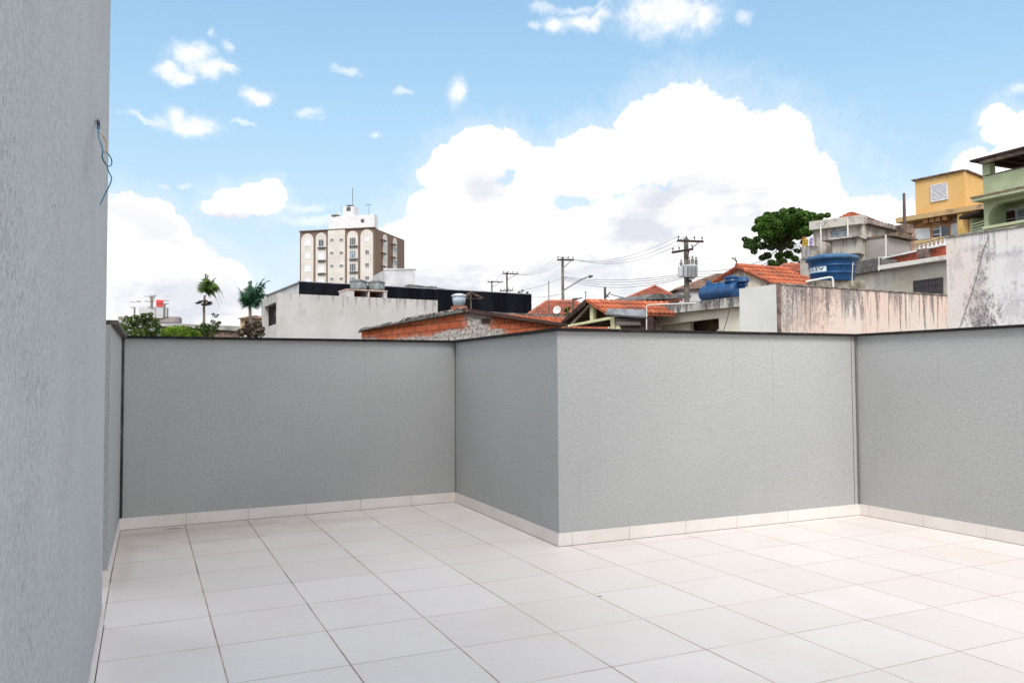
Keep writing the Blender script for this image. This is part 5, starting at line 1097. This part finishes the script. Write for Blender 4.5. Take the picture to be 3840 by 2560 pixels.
# ------------------------------------------------------------------ sky with clouds (world directions)
def azel(p):
    d = ray(p).normalized(); return math.atan2(d.x, d.y), math.asin(d.z)
w = bpy.data.worlds.new('World'); SC.world = w; w.use_nodes = True
class WN(N):
    def __init__(s, w): s.t = w.node_tree; s.n = s.t.nodes; s.b = None
n = WN(w); bg = [x for x in n.n if x.type == 'BACKGROUND'][0]
SUN_EL, SUN_AZ = math.radians(46), math.radians(207)     # azimuth clockwise from +Y
sky = n.add('ShaderNodeTexSky', sky_type='NISHITA'); sky.sun_disc = False; sky.sun_elevation = SUN_EL; sky.sun_rotation = SUN_AZ
sky.air_density = 1.0; sky.dust_density = .35; sky.ozone_density = 1.5; sky.altitude = 700
tc = n.add('ShaderNodeTexCoord'); sp = n.add('ShaderNodeSeparateXYZ'); n.link(tc.outputs['Generated'], sp.inputs[0])
az = n.math('ARCTAN2', sp.outputs[0], sp.outputs[1]); el = n.math('ARCSINE', sp.outputs[2])
cb_ = n.add('ShaderNodeCombineXYZ'); n.link(az, cb_.inputs[0]); n.link(el, cb_.inputs[1])
P0 = cb_.outputs[0]
def nvec(scale, amp, seedoff):
    q = n.vec('ADD', tc.outputs['Generated'], seedoff); nn_ = n.add('ShaderNodeTexNoise'); n.link(q, nn_.inputs['Vector']); nn_.inputs['Scale'].default_value = scale; nn_.inputs['Detail'].default_value = 5; nn_.inputs['Roughness'].default_value = .6
    return n.vec('MULTIPLY', n.vec('SUBTRACT', nn_.outputs['Color'], (.5,.5,.5)), (amp,amp,0))
Pd = n.vec('ADD', n.vec('ADD', P0, nvec(9, .05, (0,0,0))), nvec(34, .022, (3,1,2)))
S_ = 1.6327
def field(blobs, P):
    cur = None
    for (cx, cy, rx, ry) in blobs:
        a0, e0 = azel((cx*S_, cy*S_)); ax_, _ = azel(((cx+rx)*S_, cy*S_)); _, ey = azel((cx*S_, (cy+ry)*S_)); ra, re = abs(ax_-a0), abs(ey-e0)
        v = n.vec('MULTIPLY_ADD', P, (1/ra,1/re,0), (-a0/ra,-e0/re,0)); l = n.vec('LENGTH', v)
        cur = l if cur is None else n.math('MINIMUM', cur, l)
    return cur
big = [(1565,300,115,112),(1640,330,135,115),(1790,345,95,100),(1850,430,85,95),(1720,450,220,150),(1490,330,85,95),(1350,360,85,72),(1250,390,95,62),(1110,345,95,55),(1060,365,70,45),(1030,400,60,45),(1420,370,80,70),(1010,480,70,50),(1060,540,150,85),(960,560,110,70),(1200,590,200,100),(1400,530,60,60),(1500,530,220,110),(1700,590,300,110),(1300,640,420,90),(910,580,70,80),(900,640,140,60),(1990,490,130,60),(2100,560,300,100),(2290,290,42,48),(2335,330,55,60),(2232,380,55,38),(2310,390,80,60),(2350,480,160,90),(2100,640,400,80),(1700,700,500,80),
       (350,490,60,42),(300,480,55,38),(255,520,60,70),(400,545,60,50),(290,600,100,90),(430,600,90,60),(500,650,90,60),(330,690,240,90),(560,700,110,40),(200,560,60,80),(620,760,500,60),(1250,770,900,70),
       (575,462,78,36),(622,445,34,30),(520,475,50,24)]
big += [(1250,450,170,95),(1150,430,90,70),(1100,420,70,60),(1180,360,60,40)]
hole = [(1155,405,20,13),(1315,453,58,17)]
small = [(435,280,62,17),(402,262,24,22),(460,288,40,14),(432,135,42,24),(475,158,50,15),(385,160,32,12),(528,168,24,11),(420,175,30,10),(597,228,24,13),(610,236,16,9),(1049,214,18,24),(1540,28,95,42),(1610,30,34,28),(1480,30,50,25),(1350,45,42,16),(1280,52,22,16)]
wisp = [(800,166,26,9),(920,206,22,8),(718,258,26,12),(562,277,22,7),(868,312,13,8),(432,425,22,9),(375,427,20,8),(2335,212,50,14),(730,500,90,12),(487,80,10,15),(522,112,12,14),(1712,36,20,14),(1330,20,60,10),(340,272,50,9),(1255,20,30,12),(700,470,60,10),(1230,60,20,10)]
fb_ = field(big, Pd); fh = field(hole, Pd); fs = field(small, Pd); fw = field(wisp, Pd)
nz = n.noise(tc.outputs['Generated'], 60, 6, .68); nzc = n.math('SUBTRACT', nz, .5)
a_big = n.math('SUBTRACT', 1.0, n.sstep(n.math('ADD', fb_, n.math('MULTIPLY', nzc, .50)), .86, 1.06))
a_big = n.math('MULTIPLY', a_big, n.sstep(n.math('ADD', fh, n.math('MULTIPLY', nzc, 1.6)), .45, 1.35))
a_sm = n.math('MULTIPLY', n.math('SUBTRACT', 1.0, n.sstep(n.math('ADD', fs, n.math('MULTIPLY', nzc, 1.9)), .05, 1.75)), .90)
a_wi = n.math('MULTIPLY', n.math('SUBTRACT', 1.0, n.sstep(n.math('ADD', fw, n.math('MULTIPLY', nzc, 2.2)), .1, 1.6)), .50)
# broken cloud added outside the view, only to light the scene
gen = n.noise(n.vec('ADD', tc.outputs['Generated'], (5,2,1)), 2.6, 6, .6)
fdir = (math.sin(YAW), math.cos(YAW), 0.0); dotf = n.vec('DOT_PRODUCT', tc.outputs['Generated'], fdir)
outside = n.math('SUBTRACT', 1.0, n.sstep(dotf, .35, .62))
a_gen = n.math('MULTIPLY', n.sstep(gen, .40, .54), outside)
low = n.math('MULTIPLY', n.math('SUBTRACT', 1.0, n.sstep(sp.outputs[2], .02, .10)), .8)
halo = n.math('MULTIPLY', n.math('SUBTRACT', 1.0, n.sstep(n.math('ADD', n.math('MINIMUM', fb_, fs), n.math('MULTIPLY', nzc, 1.4)), .9, 1.9)), .22)
alpha = n.math('MAXIMUM', n.math('MAXIMUM', halo, n.math('MAXIMUM', a_big, a_sm)), n.math('MAXIMUM', n.math('MAXIMUM', a_wi, a_gen), low))
shade = field([(1560,500,150,110),(1250,640,260,60),(1700,470,100,70),(420,690,200,50),(560,500,90,18),(1120,430,80,40),(2000,560,200,40),(1420,640,260,50)], Pd)
sh2 = n.noise(n.vec('MULTIPLY', tc.outputs['Generated'], (1,1,1.8)), 9, 6, .62)
smk = n.math('MULTIPLY', n.math('SUBTRACT', 1.0, n.sstep(shade, .3, 1.5)), n.sstep(sh2, .33, .58), clamp=True)
lowsh = n.math('SUBTRACT', 1.0, n.sstep(sp.outputs[2], .10, .30)); sh3 = n.noise(n.vec('MULTIPLY', tc.outputs['Generated'], (1,1,2.6)), 6.5, 7, .66, .4)
smk = n.math('ADD', n.math('MULTIPLY', smk, .85), n.math('MULTIPLY', n.sstep(sh3, .44, .66), n.math('ADD', .24, n.math('MULTIPLY', lowsh, .5))), clamp=True)
CL = 5.0
ccol = n.mix(smk, (CL*1.02,CL*1.0,CL*.99), (CL*.67,CL*.69,CL*.75))
ccol = n.mix(outside, ccol, (9.0,8.8,8.6))  # unseen clouds set brighter than the visible ones, as extra fill light
ssp = n.add('ShaderNodeSeparateColor'); n.link(sky.outputs[0], ssp.inputs[0]); scb = n.add('ShaderNodeCombineColor')
for i_, (a_, g_) in enumerate(((3.1,1.27),(2.75,1.535),(3.3,1.515))):
    q_ = n.math('DIVIDE', ssp.outputs[i_], a_); n.link(n.math('MULTIPLY', n.math('DIVIDE', ssp.outputs[i_], n.math('SQRT', n.math('ADD', n.math('MULTIPLY', q_, q_), 1.0))), g_), scb.inputs[i_])
veil = scb.outputs[0]
col = n.mix(alpha, veil, ccol)
n.link(col, bg.inputs[0]); bg.inputs[1].default_value = .10

sl = bpy.data.lights.new('sun', 'SUN'); sl.energy = 1.5; sl.angle = math.radians(24); sl.color = (1, .955, .90)
so = bpy.data.objects.new('sun', sl); COL.objects.link(so)
sd_ = Vector((math.sin(SUN_AZ)*math.cos(SUN_EL), math.cos(SUN_AZ)*math.cos(SUN_EL), math.sin(SUN_EL)))
so.rotation_euler = sd_.to_track_quat('Z', 'Y').to_euler(); so.location = (0,0,30)

cam = bpy.data.cameras.new('camera'); co = bpy.data.objects.new('camera', cam); COL.objects.link(co)
cam.sensor_width = 36; cam.lens = FPX/3840*36; cam.clip_end = 5000; cam.clip_start = .05
mw = Matrix.Identity(4)
for i in range(3): mw[i][0] = R_[i]; mw[i][1] = U_[i]; mw[i][2] = -F_[i]; mw[i][3] = CAM[i]
co.matrix_world = mw; SC.camera = co
SC.view_settings.view_transform = 'Standard'; SC.view_settings.look = 'None'; SC.view_settings.exposure = 1.22; SC.view_settings.gamma = 1
SC.cycles.max_bounces = 8
